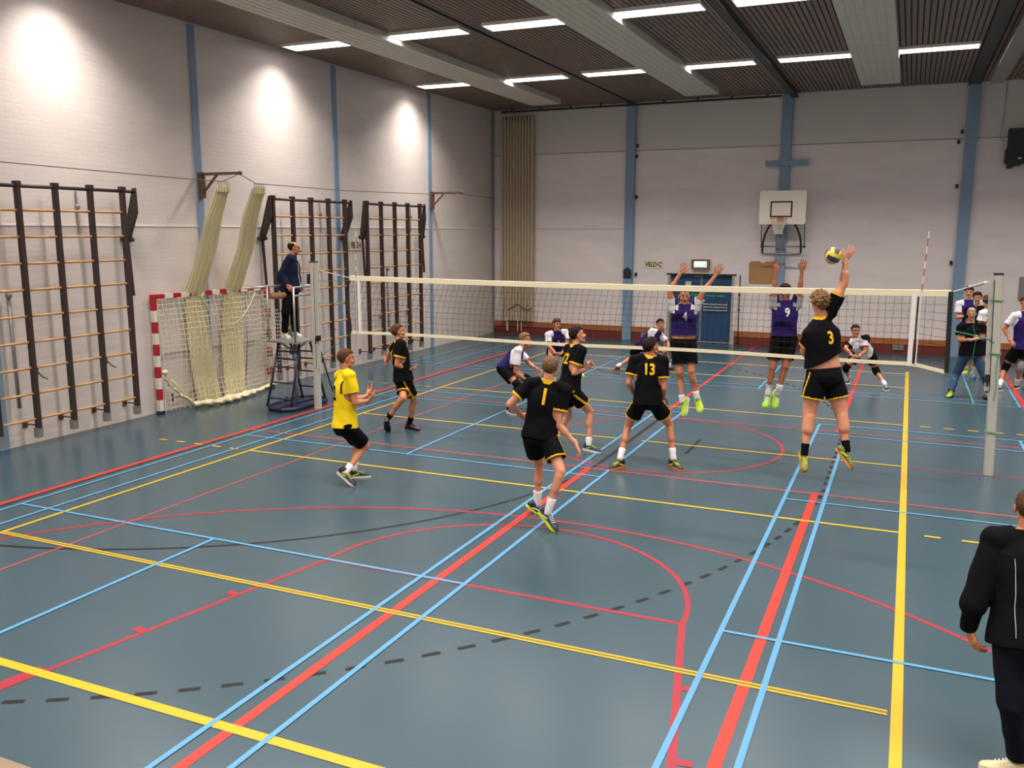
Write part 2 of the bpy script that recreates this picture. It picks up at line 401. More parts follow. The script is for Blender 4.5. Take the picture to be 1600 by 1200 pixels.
# ---------------------------------------------------------------- floor lines (paint, a few tenths of a millimetre proud)
NL = [0]
def line(x0, y0, x1, y1, wd, m, z):
    NL[0] += 1; z += NL[0] * 0.000006
    d = Vector((x1 - x0, y1 - y0, 0)); t = d.normalized(); nn = Vector((-t.y, t.x, 0)) * wd / 2
    a = Vector((x0, y0, z)); c = Vector((x1, y1, z)); q = MB()
    q.add([a - nn, c - nn, c + nn, a + nn], [(0, 1, 2, 3)]); q.build('court_line', m, fl)
def arc(cx, cy, r, a0, a1, wd, m, z, n=48, dash=None):
    NL[0] += 1; z += NL[0] * 0.000006
    q = MB(); a0, a1 = math.radians(a0), math.radians(a1)
    if dash:
        L = abs(a1 - a0) * r; k = int(L / dash[1]); name = 'dashed_line'
        for i in range(k):
            s0 = a0 + (a1 - a0) * i / k; s1 = s0 + (a1 - a0) / k * dash[0] / dash[1]
            q.add([(cx + math.cos(a) * rr, cy + math.sin(a) * rr, z) for a, rr in ((s0, r - wd / 2), (s0, r + wd / 2), (s1, r + wd / 2), (s1, r - wd / 2))], [(0, 1, 2, 3)])
    else:
        name = 'court_arc'
        for i in range(n):
            s0 = a0 + (a1 - a0) * i / n; s1 = a0 + (a1 - a0) * (i + 1) / n
            q.add([(cx + math.cos(a) * rr, cy + math.sin(a) * rr, z) for a, rr in ((s0, r - wd / 2), (s0, r + wd / 2), (s1, r + wd / 2), (s1, r - wd / 2))], [(0, 1, 2, 3)])
    q.build(name, m, fl)
Z1, Z2, Z3, Z4, Z5, Z6 = 0.0006, 0.0016, 0.0026, 0.0036, 0.0046, 0.0056
YF = FY - 0.1
# black handball lines (lowest)
arc(-0.95, -1.5, 6.0, -90, 0, 0.05, 'line_black', Z1); arc(-0.95, 1.5, 6.0, 0, 90, 0.05, 'line_black', Z1)
line(5.05, -1.5, 5.05, 1.5, 0.07, 'line_black', Z1)
arc(-0.95, -1.5, 9.02, -90, 0, 0.05, 'line_black', Z1, dash=(0.15, 0.295)); arc(-0.95, 1.5, 9.02, 0, 85, 0.05, 'line_black', Z1, dash=(0.15, 0.295))
q = MB()
for i in range(10): q.add([(8.045, -1.45 + i * 0.3, Z1), (8.095, -1.45 + i * 0.3, Z1), (8.095, -1.3 + i * 0.3, Z1), (8.045, -1.3 + i * 0.3, Z1)], [(0, 1, 2, 3)])
q.build('dashed_line', 'line_black', fl)
line(6.04, -0.56, 6.04, 0.44, 0.05, 'line_black', Z1)
line(-0.845, BY + 1, -0.845, YF, 0.035, 'line_black', Z1)
# dark red basketball lines
arc(5.54, -10.47, 6.25, 0, 180, 0.05, 'line_dred', Z2, n=72)
arc(5.54, -6.28, 1.8, 0, 180, 0.05, 'line_dred', Z2)
arc(5.54, 0.03, 1.8, 0, 360, 0.05, 'line_dred', Z2, n=64)
line(3.74, -6.28, 7.34, -6.28, 0.05, 'line_dred', Z2)
line(3.75, -6.25, 2.56, -12.08, 0.05, 'line_dred', Z2); line(7.33, -6.25, 8.52, -12.08, 0.06, 'line_dred', Z2)
for t_, wd in ((1.05, 0.07), (1.95, 0.07), (4.4, 0.05)):
    for sg in (-1, 1):
        x = 5.54 + sg * (1.80 + t_ * 0.204); y = -6.28 - t_
        line(x, y, x + sg * 0.12, y + 0.02, wd, 'line_dred', Z3)
for sg in (-1, 1):
    xa = 5.54 + sg * (1.8 + 2.72 * 0.204); xb = 5.54 + sg * (1.8 + 3.15 * 0.204)
    line(xa + sg * .04, -9.0, xb + sg * .04, -9.43, 0.13, 'line_dred', Z3)
line(-0.93, BY + 1, -0.93, YF, 0.09, 'line_red', Z3)
line(1.02, -8.3, 1.02, 5.2, 0.04, 'line_faint', Z2)
line(-0.93, -1.91, 13.8, -1.91, 0.06, 'line_faint', Z2); line(-0.93, 1.88, 13.8, 1.88, 0.05, 'line_faint', Z2)
line(9.03, -0.07, 13.5, -0.07, 0.03, 'line_dred', Z2)
line(-1.9, -2.0, -1.7, -2.0, 0.05, 'line_faint', Z2)
for x in (5.0, 7.985):
    line(x, -15, x, -1.92, 0.085, 'line_red', Z3); line(x, 1.88, x, YF, 0.07, 'line_red', Z3)
line(11.04, 1.88, 11.04, YF, 0.09, 'line_red', Z3)
# yellow volleyball lines
line(0.03, -9.09, 0.03, 9.0, 0.05, 'line_yellow', Z4)
line(9.0, -15.5, 9.0, 9.25, 0.075, 'line_yellow', Z4)
line(0.0, -9.06, 8.96, -9.06, 0.085, 'line_yellow', Z4)
line(0.05, -3.06, 8.96, -3.06, 0.05, 'line_yellow', Z4)
line(0.05, -0.04, 4.87, -0.04, 0.05, 'line_yellow', Z4); line(5.22, -0.04, 8.96, -0.04, 0.05, 'line_yellow', Z4)
line(0.05, 2.93, 8.96, 2.88, 0.05, 'line_yellow', Z4)
line(0.05, 8.87, 8.96, 8.87, 0.06, 'line_pale', Z4)
line(0.05, 6.92, 8.96, 6.88, 0.05, 'line_pale', Z4)
line(0.05, -7.035, 8.94, -7.055, 0.022, 'line_yellow', Z4); line(0.05, -7.085, 8.94, -7.105, 0.022, 'line_yellow', Z4)
line(0.05, -7.06, 8.94, -7.08, 0.03, 'line_dirt' if 'line_dirt' in MATS else mat('line_dirt', srgb(112, 98, 30), 0.5), Z3)
for yy in (-3.07, 2.87):
    q = MB()
    for x in (-1.76, -1.40, -1.05, -0.68, -0.34, 9.22, 9.58, 9.94, 10.30, 10.65):
        q.add([(x, yy - 0.025, Z5), (x + 0.16, yy - 0.025, Z5), (x + 0.16, yy + 0.025, Z5), (x, yy + 0.025, Z5)], [(0, 1, 2, 3)])
    q.build('dashed_line', 'line_yellow', fl)
# light blue badminton lines
for ox in (-0.70, 7.66):
    for x in (ox, ox + 0.46, ox + 5.53, ox + 5.99): line(x, -11.03, x, 2.40, 0.045, 'line_blue', Z6)
    for y in (-6.275, -2.285, 1.61, 2.38): line(ox, y, ox + 6.0, y, 0.04, 'line_blue', Z6)
    cx_ = ox + 2.99
    line(cx_, -11.03, cx_, -6.28, 0.045, 'line_blue', Z6); line(cx_, -2.28, cx_, 2.38, 0.045, 'line_blue', Z6)
for x in (-2.42, -1.65, 2.18, 6.17, 10.17, 10.95): line(x, 5.45, x, 11.55, 0.045, 'line_blue', Z6)
for y in (5.45, 5.88, 11.1, 11.55): line(-2.42, y, 10.96, y, 0.04, 'line_blue', Z6)
line(-2.42, 8.5, 2.18, 8.5, 0.04, 'line_blue', Z6); line(6.17, 8.5, 10.96, 8.5, 0.04, 'line_blue', Z6)
q = MB().tube([(5.05, -0.08, 0.0), (5.12, -0.05, 0.002), (5.22, -0.04, 0.0)], 0.0) if False else None

# spectator parapet in front of the camera
pp = struct(MB().box(-2.0, 8.10, -15.9, -12.64, 0, 2.68).build('wall_stand', 'plain_wall'))
MB().box(-2.0, 8.10, -12.90, -12.64, 2.68, 2.70).build('ledge', 'parapet', pp)
MB().box(8.10, 8.6, -15.9, -13.9, 0, 2.0).build('stand_step', 'plain_wall', pp)

# ================================================================ CEILING LIGHTS
lamp_me = {}
def light(x, y, lab, grp):
    t = thing('ceiling_light', lab, 'ceiling light', (x, y, 6.89), 0, grp)
    if not lamp_me:
        hb = MB(); hb.box(-0.76, 0.76, -0.25, -0.225, 0.0, 0.058); hb.box(-0.76, 0.76, 0.225, 0.25, 0.0, 0.058); hb.box(-0.76, -0.735, -0.225, 0.225, 0.0, 0.058); hb.box(0.735, 0.76, -0.225, 0.225, 0.0, 0.058); hb.box(-0.735, 0.735, -0.225, 0.225, 0.045, 0.058)
        lamp_me['h'] = hb.mesh('housing', 'lamp_white')
        lamp_me['d'] = MB().box(-0.735, 0.735, -0.225, 0.225, 0.004, 0.02).mesh('diffuser', 'diffuser')
        L = bpy.data.lights.new('lamp', 'AREA'); L.shape = 'RECTANGLE'; L.size = 1.45; L.size_y = 0.42
        L.energy = LAMP_W; L.color = LAMP_COL; L.spread = LAMP_SPREAD; lamp_me['l'] = L
    link('housing', lamp_me['h'], t); link('diffuser', lamp_me['d'], t)
    link('lamp', lamp_me['l'], t, (0, 0, -0.006))
    return t
ROWN = {-13.8: 'behind the spectators', -8.5: 'above the stand side', -3.2: 'above the near court', 2.13: 'in the nearer visible row', 7.45: 'in the farther visible row'}
XN = {-2.2: 'against the left wall', 0.3: 'right of the leftmost beige panel', 2.27: 'left of the middle beige panel', 4.72: 'right of the middle beige panel',
      6.72: 'left of the rightmost wide beige panel', 9.1: 'right of the rightmost wide beige panel', 11.9: 'past the grey beam', 13.6: 'first over the neighbouring court', 16.4: 'second over the neighbouring court', 20.3: 'last before the right wall'}
for y, rn in ROWN.items():
    for x, xn in XN.items():
        light(x, y, 'lit white ceiling light %s, %s' % (xn, rn), 'long ceiling lights in rows')

# ================================================================ WALL BARS
def rung_mesh(L):
    return MB().tube([(0, 0, 0), (0, L, 0)], 0.019, 8).mesh('rung', 'wood_rung', True)
RUNG = rung_mesh(0.57)
UPR = MB().box(-0.045, 0.045, -0.034, 0.034, 0.0, 3.62, bev=0.008).box(-0.055, 0.055, -0.045, 0.045, 3.60, 3.66, bev=0.012).mesh('upright', 'dark_frame')
FOOT = MB().box(-0.04, 0.05, -0.045, 0.045, 0.0, 0.15).mesh('foot_bracket', 'steel_grey')
def wall_bars(y0, label, nrods, reach=0.30):
    X = LX + 0.31
    t = thing('wall_bars', label, 'wall bars', (X, y0, 0), 0, 'climbing frames along the left wall')
    for k in range(5):
        y = k * 0.632
        link('upright', UPR, t, (0, y, 0.30))
        link('foot_bracket', FOOT, t, (-0.02, y, 0.15))
        MB().tube([(-0.02, y, 0.33), (-0.295, y, 0.33)], 0.012, 6).box(-0.31, -0.29, y - 0.04, y + 0.04, 0.27, 0.39).build('wall_fixing', 'bracket_brown', t)
        if k < 4:
            for i in range(9): link('rung', RUNG, t, (0.0, y + 0.031, 0.44 + 0.388 * i))
    MB().tube([(0, -0.02, 3.89), (0, 4 * 0.632 + 0.02, 3.89)], 0.028, 10).build('top_bar', 'dark_frame', t, True)
    MB().tube([(0, 4 * 0.632, 3.89), (-0.03, 4 * 0.632 + 0.28, 3.89)], 0.026, 8).build('top_bar', 'dark_frame', t, True)
    for y in (-0.06, 4 * 0.632 + 0.27):
        MB().prism([(0.02, 3.95), (0.03, 3.55), (-reach + 0.1, 3.05), (-reach, 3.05), (-reach, 3.2), (-0.05, 3.95)], 'y', y - 0.015, y + 0.015).build('hinge_plate', 'dark_frame', t)
        MB().bar((0.05 - reach, y, 3.15), (0.1 - reach, y, 2.15), 0.05, 0.03).tube([(0.05 - reach, y - 0.12, 3.1), (0.05 - reach, y + 0.12, 3.1)], 0.04, 8).build('swing_arm', 'dark_frame', t)
    for yy in (0.9, 2.2):
        MB().tube([(-0.27, yy, 0.95 + 0.1), (-0.27, yy, 1.15)], 0.014, 6).tube([(-0.27, yy, 1.1), (-0.18, yy + 0.02, 1.02), (-0.18, yy + 0.1, 0.98)], 0.01, 6).build('wall_hook', 'bracket_brown', t)
    for yy in nrods:
        MB().tube([(-0.16, yy, 2.28), (-0.14, yy, 0.62)], 0.026, 8).ell((-0.14, yy, 2.31), (0.05, 0.05, 0.05), 10, 6).build('locking_rod', 'steel_grey', t, True)
        MB().tube([(-0.28, yy + 1.42, 3.9), (-0.28, yy + 1.42, 3.2)], 0.012, 6).ell((-0.27, yy + 1.42, 3.62), (0.035, 0.035, 0.05), 8, 6).build('pull_cord', 'steel_grey', t)
    return t
wall_bars(-4.81, 'dark wall bars with light wooden rungs left of the red and white goal', (0.45,))
wall_bars(1.51, 'dark wall bars with wooden rungs behind the referee stand', (0.55,))
wall_bars(4.94, 'dark wall bars with wooden rungs behind the left end of the net', (1.1,), 0.15)

# ================================================================ HANDBALL GOAL folded on the left wall
g = thing('handball_goal', 'red and white striped handball goal with cream net against the left wall', 'goal', (LX + 0.12, -1.6, 0))
gx = LX + 0.12; b = MB(); N = 10
def striped(axis, a0, a1, c1, c2, name, first=0):
    k = int(round((a1 - a0) / 0.2)); b = MB(); st = (a1 - a0) / k
    for i in range(k):
        mi = (i + first) % 2
        if axis == 'z': b.box(c1 - 0.04, c1 + 0.04, c2 - 0.04, c2 + 0.04, a0 + i * st, a0 + (i + 1) * st, mi)
        else: b.box(c1 - 0.04, c1 + 0.04, a0 + i * st, a0 + (i + 1) * st, c2 - 0.04, c2 + 0.04, mi)
    return b.build(name, ('goal_red', 'goal_white'), g)
striped('z', 0.06, 2.06, gx, -1.60, 'goal_post', 1); striped('z', 0.06, 2.06, gx, 1.44, 'goal_post', 1)
striped('y', -1.56, 1.40, gx, 2.10, 'crossbar', 0)
for y_ in (-1.60, 1.44): MB().box(gx - 0.041, gx + 0.041, y_ - 0.041, y_ + 0.041, 2.02, 2.141).build('corner_piece', 'goal_red', g)
MB().box(gx - 0.05, gx + 0.05, -1.65, -1.55, 0, 0.06).box(gx - 0.05, gx + 0.05, 1.39, 1.49, 0, 0.06).build('foot_socket', 'navy_metal', g)
MB().tube([(gx - 0.03, -1.56, 0.75), (gx - 0.06, -1.46, 1.0), (gx - 0.06, -1.35, 1.06), (gx - 0.06, 1.3, 1.02), (gx - 0.03, 1.44, 0.85), (gx - 0.03, 1.44, 0.3)], 0.016, 8).build('stay_tube', 'steel_grey', g, True)
MB().tube([(gx - 0.06, 0.86, 2.06), (gx - 0.06, 0.84, 1.0), (gx - 0.05, 0.70, 0.12)], 0.014, 8).build('stay_tube', 'steel_grey', g, True)
# goal net: hangs from the crossbar, gathered towards the floor
def gnet(u, v):
    y = -1.56 + 3.0 * u
    z = 2.06 * (1 - v)
    x = gx + 0.03 + 0.16 * math.sin(PI * min(1, v * 1.1)) * (0.35 + 0.65 * math.sin(PI * u)) + 0.02 * math.sin(u * 40)
    if v > 0.75: x += (v - 0.75) * 0.9 * math.sin(PI * u)
    return (x, y + 0.10 * v * (0.5 - u), max(z, 0.03))
b = MB().grid(gnet, 48, 30, 0, (3.0, 2.2)); b.build('goal_net', 'net_goal', g, True)
def sidenet(u, v):
    a = 1.25 + 0.25 * v
    return (gx + 0.05 + 0.35 * u * math.sin(PI * (0.2 + 0.7 * v)), 0.95 + 0.5 * u + 0.06 * math.sin(v * 9), 1.62 * (1 - v) + 0.03)
MB().grid(sidenet, 14, 24, 0, (1.2, 2.2)).build('side_net', 'net_goal', g, True)
def roll(u, v):
    an = 2 * PI * v; s_ = u
    P = [(gx + 0.04, -1.5, 0.62), (gx + 0.10, -1.28, 0.36), (gx + 0.2, -0.98, 0.09), (gx + 0.34, -0.45, 0.06), (gx + 0.32, 0.1, 0.06), (gx + 0.24, 0.72, 0.07), (gx + 0.12, 1.35, 0.10), (gx + 0.1, 1.62, 0.28)]
    k = s_ * (len(P) - 1); i = min(int(k), len(P) - 2); f = k - i
    c = [P[i][q] * (1 - f) + P[i + 1][q] * f for q in range(3)]
    r = (0.018 + 0.045 * math.exp(-((s_ - 0.5) / 0.24) ** 2)) * (1 + 0.35 * math.sin(u * 97 + 2 * an) + 0.2 * math.sin(u * 41))
    return (c[0] + r * math.cos(an) * 1.3, c[1] + 0.02 * math.sin(u * 60), max(0.006, c[2] + r * math.sin(an)))
MB().grid(roll, 90, 10, 0, (3.2, 0.3)).build('net_rope', 'rope_cream', g, True)
sw = [(gx + 0.06, -0.55, 2.06)]
for i in range(13):
    a = i / 12; sw.append((gx + 0.10, -0.50 + 1.45 * a, 2.02 - 0.62 * math.sin(PI * a) ** 0.8 * (1 - 0.15 * a)))
sw += [(gx + 0.08, 1.25, 1.86), (gx + 0.06, 1.42, 1.92)]
MB().tube(sw, 0.012, 6).build('tie_rope', 'rope_cream', g, True)
MB().tube([(gx + 0.05, -1.5, 0.72), (gx + 0.1, -1.3, 0.5), (gx + 0.16, -1.05, 0.2)], 0.016, 6).ell((gx + 0.06, -1.5, 0.75), (0.05, 0.07, 0.05), 8, 6).build('tie_rope', 'rope_cream', g, True)
MB().tube([(gx, -1.30, 0.25), (gx + 0.02, -1.12, 0.25), (gx + 0.02, -1.0, 0.22)], 0.012, 6).tube([(gx, -1.3, 0.18), (gx, -1.3, 0.33)], 0.018, 6).tube([(gx, -1.0, 0.24), (gx, -0.5, 0.3)], 0.012, 6).build('floor_hook', 'bracket_brown', g)
rebase(g, (LX + 0.12, -1.6, 0))

# ================================================================ PRACTICE NETS hanging from a cable
def bundle(ytop, yc, yb, label, spread):
    t = thing('divider_net', label, 'net', (LX + 0.35, yc, 0), 0, 'cream practice nets bunched on the cable')
    def f(u, v):
        # v: 0 top .. 1 floor ; u across
        P = [(-2.40, ytop, 4.02, 0.21), (-2.62, ytop - 0.02, 3.5, 0.24), (-2.86, yc + 0.03, 2.95, 0.27), (-3.06, yc, 2.45, 0.29), (LX + 0.10, yc + 0.0, 2.05, 0.32), (LX + 0.07, yc + spread * 0.3, 1.3, 0.36), (LX + 0.10, yc + spread * 0.6, 0.6, 0.36), (LX + 0.16, yb, 0.03, 0.34)]
        k = v * (len(P) - 1); i = min(int(k), len(P) - 2); ff = k - i
        c = [P[i][q] * (1 - ff) + P[i + 1][q] * ff for q in range(4)]
        a = (u - 0.5) * 2
        pl_ = 0.018 * math.sin(u * PI * 14 + v * 3) + 0.012 * math.sin(u * PI * 31)
        lim = LX + 0.03
        return (max(lim, c[0] + pl_ + 0.05 * (1 - a * a)), c[1] + a * c[3] * (0.78 + 0.05 * math.sin(v * 9)), c[2] + 0.02 * math.sin(u * 17))
    MB().grid(f, 60, 60, 0, (2.2, 4.1)).build('netting', 'net_dense', t, True)
    MB().grid(lambda u, v: (lambda p: (p[0] - 0.05 if p[0] - 0.05 > LX + 0.02 else LX + 0.02, p[1] * 1.0 + 0.012, p[2]))(f(u, v)), 40, 50, 0, (1.6, 4.1)).build('netting', 'net_cream', t, True)
    hk = MB()
    for i in range(11):
        y = ytop - 0.15 + i * 0.03
        hk.tube([(-2.4, y, 4.02), (-2.4 + 0.02 * (-1) ** i, y + 0.008, 4.07), (-2.4, y + 0.01, 4.12)], 0.006, 5)
    hk.build('hook', 'steel_grey', t, kind='stuff')
    def hem(u, v): p = f(u, 0.0 + 0.012 * v); return (p[0] + 0.006, p[1], p[2] - 0.0 + 0.02)
    MB().grid(lambda u, v: (f(u, 0)[0] + 0.01, f(u, 0)[1], 4.06 - 0.13 * v), 40, 2).build('header_band', 'rope_cream', t, True)
    rebase(t, (LX + 0.35, yc, 0)); return t
bundle(-0.62, -0.60, -0.42, 'cream net bundle hanging left of the bracket tip, tucked behind the goal', 0.25)
bundle(0.35, 0.42, 0.30, 'cream net bundle hanging right of the bracket tip, tucked behind the goal', -0.1)
cb = MB().tube([(-2.4, -15.9, 4.22), (-2.4, -9, 4.19), (-2.4, -4.87, 4.16), (-2.4, -2.72, 4.13), (-2.4, -1.21, 4.11), (-2.4, -0.62, 4.115), (-2.38, -0.2, 4.27), (-2.4, 0.27, 4.12), (-2.4, 3.17, 4.11), (-2.4, 6.9, 4.18), (-2.4, 8.56, 4.25), (-2.4, 10.63, 4.20), (-3.28, FY - 0.05, 4.24)], 0.008, 6).build('steel_cable', 'bracket_brown', None)
cb['label'] = 'thin steel cable strung along the left wall over the brackets'; cb['category'] = 'cable'
for y, lab in ((-0.2, 'brown steel wall bracket holding the cable above the handball goal'), (8.57, 'brown steel wall bracket on the blue column nearest the far corner')):
    t = thing('wall_bracket', lab, 'bracket', (LX + 0.03, y, 3.9), 0, 'cable brackets on the left wall')
    MB().box(0, 0.09, -0.05, 0.05, -0.05, 0.42).build('back_plate', 'bracket_brown', t)
    MB().box(0.05, 0.97, -0.025, 0.025, 0.36, 0.41).ell((0.96, 0, 0.385), (0.04, 0.04, 0.04), 8, 6).build('arm', 'bracket_brown', t)
    MB().bar((0.05, 0, 0.02), (0.42, 0, 0.37), 0.035, 0.035).build('brace', 'bracket_brown', t)

# ================================================================ VOLLEYBALL NET
NX0, NX1 = -0.19, 9.40
net = thing('volleyball_net', 'white taped black mesh volleyball net stretched across the court', 'net', (4.6, 0, 1.43))
def top(x):
    e = 0.02 if x > 9.05 else 0
    return 2.43 + 0.03 * ((x - 4.5) / 4.7) ** 2 - 0.005
def bot(x): return 1.435 + 0.012 * math.sin(x * 1.3) - (0.09 * max(0, (x - 9.0)) / 0.4)
b = MB(); b.grid(lambda u, v: (NX0 + (NX1 - NX0) * u, 0.012, top(NX0 + (NX1 - NX0) * u) - 0.07 * v), 60, 1); b.grid(lambda u, v: (NX0 + (NX1 - NX0) * u, -0.012, top(NX0 + (NX1 - NX0) * u) - 0.07 * v), 60, 1)
b.tube([(NX0 + (NX1 - NX0) * i / 30, 0, top(NX0 + (NX1 - NX0) * i / 30) + 0.003) for i in range(31)], 0.014, 6)
del b.gridinfo; b.build('top_tape', 'tape_cream', net)
b = MB(); b.tube([(NX0 + (NX1 - NX0) * i / 40, 0, bot(NX0 + (NX1 - NX0) * i / 40) + 0.02) for i in range(41)], 0.012, 6)
b.grid(lambda u, v: (NX0 + (NX1 - NX0) * u, -0.01, bot(NX0 + (NX1 - NX0) * u) + 0.05 * v), 60, 1); b.grid(lambda u, v: (NX0 + (NX1 - NX0) * u, 0.01, bot(NX0 + (NX1 - NX0) * u) + 0.05 * v), 60, 1)
del b.gridinfo; b.build('bottom_tape', 'tape_cream', net)
b = MB()
nx = int((NX1 - NX0) / 0.1)
def warp(x, t): # t 0 top..1 bottom : the slack mesh leans towards the left post
    k = max(0.0, 1 - x / 8.0)
    return x - 0.20 * k * math.sin(t * PI * 0.62) + 0.006 * math.sin(x * 37 + t * 6)
for i in range(1, nx):
    x = NX0 + i * 0.1
    pts = []
    for j in range(6):
        t_ = j / 5; zt = top(x) - 0.07; zb = bot(x) + 0.05
        pts.append((max(NX0 + 0.01, min(NX1 - 0.01, warp(x, t_))), 0.004 * math.sin(x * 5 + t_ * 4), zt + (zb - zt) * t_))
    b.tube(pts, 0.0023, 4)
for j in range(1, 9):
    t_ = j / 9; pts = []
    for i in range(nx * 2 + 1):
        x = NX0 + (NX1 - NX0) * i / (nx * 2); zt = top(x) - 0.07; zb = bot(x) + 0.05
        pts.append((x, 0.004 * math.sin(x * 5 + t_ * 4), zt + (zb - zt) * t_ - 0.010 * abs(math.sin(PI * i / 2)) * (1 if i % 2 else 0)))
    b.tube(pts, 0.0023, 4)
b.build('mesh_cords', 'net_black', net, kind='stuff')
for x, s_ in ((-0.0, -1), (9.02, 1)):
    MB().box(x - 0.028 if s_ < 0 else x - 0.09, x + 0.028 if s_ < 0 else x - 0.03, -0.016, 0.016, bot(x), top(x) + 0.01).build('side_band', 'tape_white', net)
MB().box(-0.07, -0.045, -0.014, 0.014, 1.45, 2.37).build('antenna_sleeve', 'net_black', net)
MB().box(9.00, 9.02, -0.014, 0.014, 1.45, 2.37).build('antenna_sleeve', 'net_black', net)
MB().bar((NX1, 0, 2.45), (NX1 + 0.03, 0, 1.36), 0.06, 0.03, side=(1, 0, 0)).build('end_sleeve', 'net_black', net)
MB().tube([(NX0 + 0.0, 0, 2.38), (NX0 - 0.03, 0, 2.3), (NX0 - 0.10, 0, 1.98), (NX0 - 0.02, 0, 1.7), (NX0, 0, 1.44)], 0.018, 6).build('end_sleeve', 'net_black', net)
rebase(net, (4.6, 0, 1.43))
for x, lab in ((-0.05, 'red and white striped antenna rod at the left end of the net'), (9.04, 'red and white striped antenna rod at the right end of the net')):
    t = thing('net_antenna', lab, 'antenna', (x, -0.02, 1.45), 0, 'net antennas')
    b = MB()
    for i in range(9): b.tube([(0.0 + 0.004 * i, 0, 0.94 + i * 0.1 - 0.04), (0.004 * (i + 1), 0, 0.94 + (i + 1) * 0.1 - 0.04)], 0.0065, 6, mi=i % 2 ^ 1)
    b.build('striped_rod', ('antenna_red', 'tape_white'), t)
    MB().tube([(0, 0, 0.0), (0.0, 0, 0.92)], 0.008, 6).build('lower_rod', 'tape_white', t)

def post(x, lab, lean, side):
    t = thing('net_post', lab, 'net post', (x, -0.02, 0), 0, 'volleyball net posts')
    b = MB(); w_ = 0.055; n_ = 12; H = 2.69
    def P(z): return lean * (z / H) ** 1.2
    zs = [0, 0.5, 1.0, 1.5, 2.0, 2.4, H]
    ring = []
    vs = []
    for z in zs:
        for k in range(n_):
            a = 2 * PI * k / n_; c, s_ = math.cos(a), math.sin(a)
            vs.append((P(z) + w_ * 1.1 * abs(c) ** 0.55 * (1 if c > 0 else -1), w_ * abs(s_) ** 0.55 * (1 if s_ > 0 else -1), z))
    fs = [(i * n_ + k, i * n_ + (k + 1) % n_, (i + 1) * n_ + (k + 1) % n_, (i + 1) * n_ + k) for i in range(len(zs) - 1) for k in range(n_)] + [tuple(range(n_ - 1, -1, -1)), tuple(len(vs) - n_ + k for k in range(n_))]
    b.add(vs, fs); b.build('tube', 'post_paint', t)
    MB().box(P(H) - 0.06, P(H) + 0.06, -0.06, 0.06, H, H + 0.02).build('end_cap', 'black_plastic', t)
    sx = side * (0.078 if side < 0 else 0.062)
    z0 = 1.15 if side < 0 else 0.75
    MB().bar((P(z0) + sx, 0, z0), (P(2.62) + sx, 0, 2.62), 0.055, 0.05, side=(1, 0, 0)).build('winch_rail', 'post_paint', t)
    MB().bar((P(z0) + sx - side * 0.03, -0.04, z0), (P(2.62) + sx - side * 0.03, -0.04, 2.62), 0.008, 0.03, side=(1, 0, 0)).build('slot', 'ink', t)
    MB().tube([(P(1.3) + sx, -0.05, 1.32), (P(1.3) + sx, -0.10, 1.32), (P(1.3) + sx, -0.10, 1.22)], 0.012, 6).box(P(1.3) + sx - 0.03, P(1.3) + sx + 0.03, -0.06, 0.03, 1.27, 1.37).build('winch', 'black_plastic', t)
    return t
pl_ = post(-0.96, 'grey metal net post standing beside the referee stand', 0.02, 1)
MB().tube([(-0.06, 0.0, 2.44), (0, -0.062, 2.44), (0.09, 0.0, 2.44), (0.0, 0.06, 2.44)], 0.012, 6, closed=True).box(-0.11, -0.06, -0.05, -0.01, 2.30, 2.48).build('strap', 'navy_metal', pl_)
pr_ = post(10.04, 'grey metal net post with green cords, near the right edge', -0.10, -1)
b = MB()
for z, c in ((2.36, 0), (1.66, 0), (0.60, 0)):
    P_ = -0.10 * (z / 2.69) ** 1.2
    b.tube([(P_ - 0.07, -0.065, z), (P_ + 0.07, -0.065, z - 0.012), (P_ + 0.07, 0.065, z), (P_ - 0.07, 0.065, z + 0.01)], 0.008, 5, closed=True)
b.tube([(-0.02, -0.07, 1.66), (-0.03, -0.075, 1.45), (-0.01, -0.075, 1.2), (-0.03, -0.07, 1.02)], 0.006, 5)
b.build('cord_wrap', 'rope_green', pr_)
# cords between the net and its posts
def rope(name, pts, r, m, lab, group=None, parent=None):
    o = MB().tube(pts, r, 6).build(name, m, parent)
    o['label'] = lab
    if parent: o.location = -Vector(parent.location)
    else: o['category'] = 'rope'
    return o
o = rope('tension_cable', [(NX1 + 0.02, 0, 2.45), (9.62, 0, 2.52), (9.86, -0.02, 2.60)], 0.006, 'silver', 'thin steel cable from the net top to the right post', None, net)
MB().tube([(9.60, -0.02, 2.515), (9.70, -0.02, 2.545), (9.78, -0.02, 2.575)], 0.018, 8).build('turnbuckle', 'steel_grey', o)
MB().tube([(9.78, -0.02, 2.575), (9.81, -0.02, 2.585)], 0.02, 8).build('turnbuckle_end', 'tape_white', o)
rope('tension_cord', [(-0.86, -0.03, 2.56), (-0.5, -0.02, 2.49), (NX0, 0, 2.43)], 0.006, 'tape_cream', 'pale cord from the net top to the left post', None, net)
rope('tension_cord', [(NX1 + 0.04, 0, 1.93), (9.62, -0.01, 1.90), (9.90, -0.05, 1.84), (9.96, -0.08, 1.80)], 0.008, 'rope_green', 'thick green cord tying mid net to the right post', None, net)
rope('tension_cord', [(NX1 + 0.05, 0, 2.40), (9.6, -0.01, 2.38), (9.88, -0.06, 2.36)], 0.004, 'rope_green', 'thin green cord just under the net top at the right post', None, net)
rope('tension_cord', [(NX1 + 0.03, 0, 1.38), (9.55, -0.01, 1.26), (9.7, -0.02, 1.15), (9.9, -0.05, 0.62)], 0.005, 'rope_green', 'slack green cord from the net foot down to the right post', None, net)
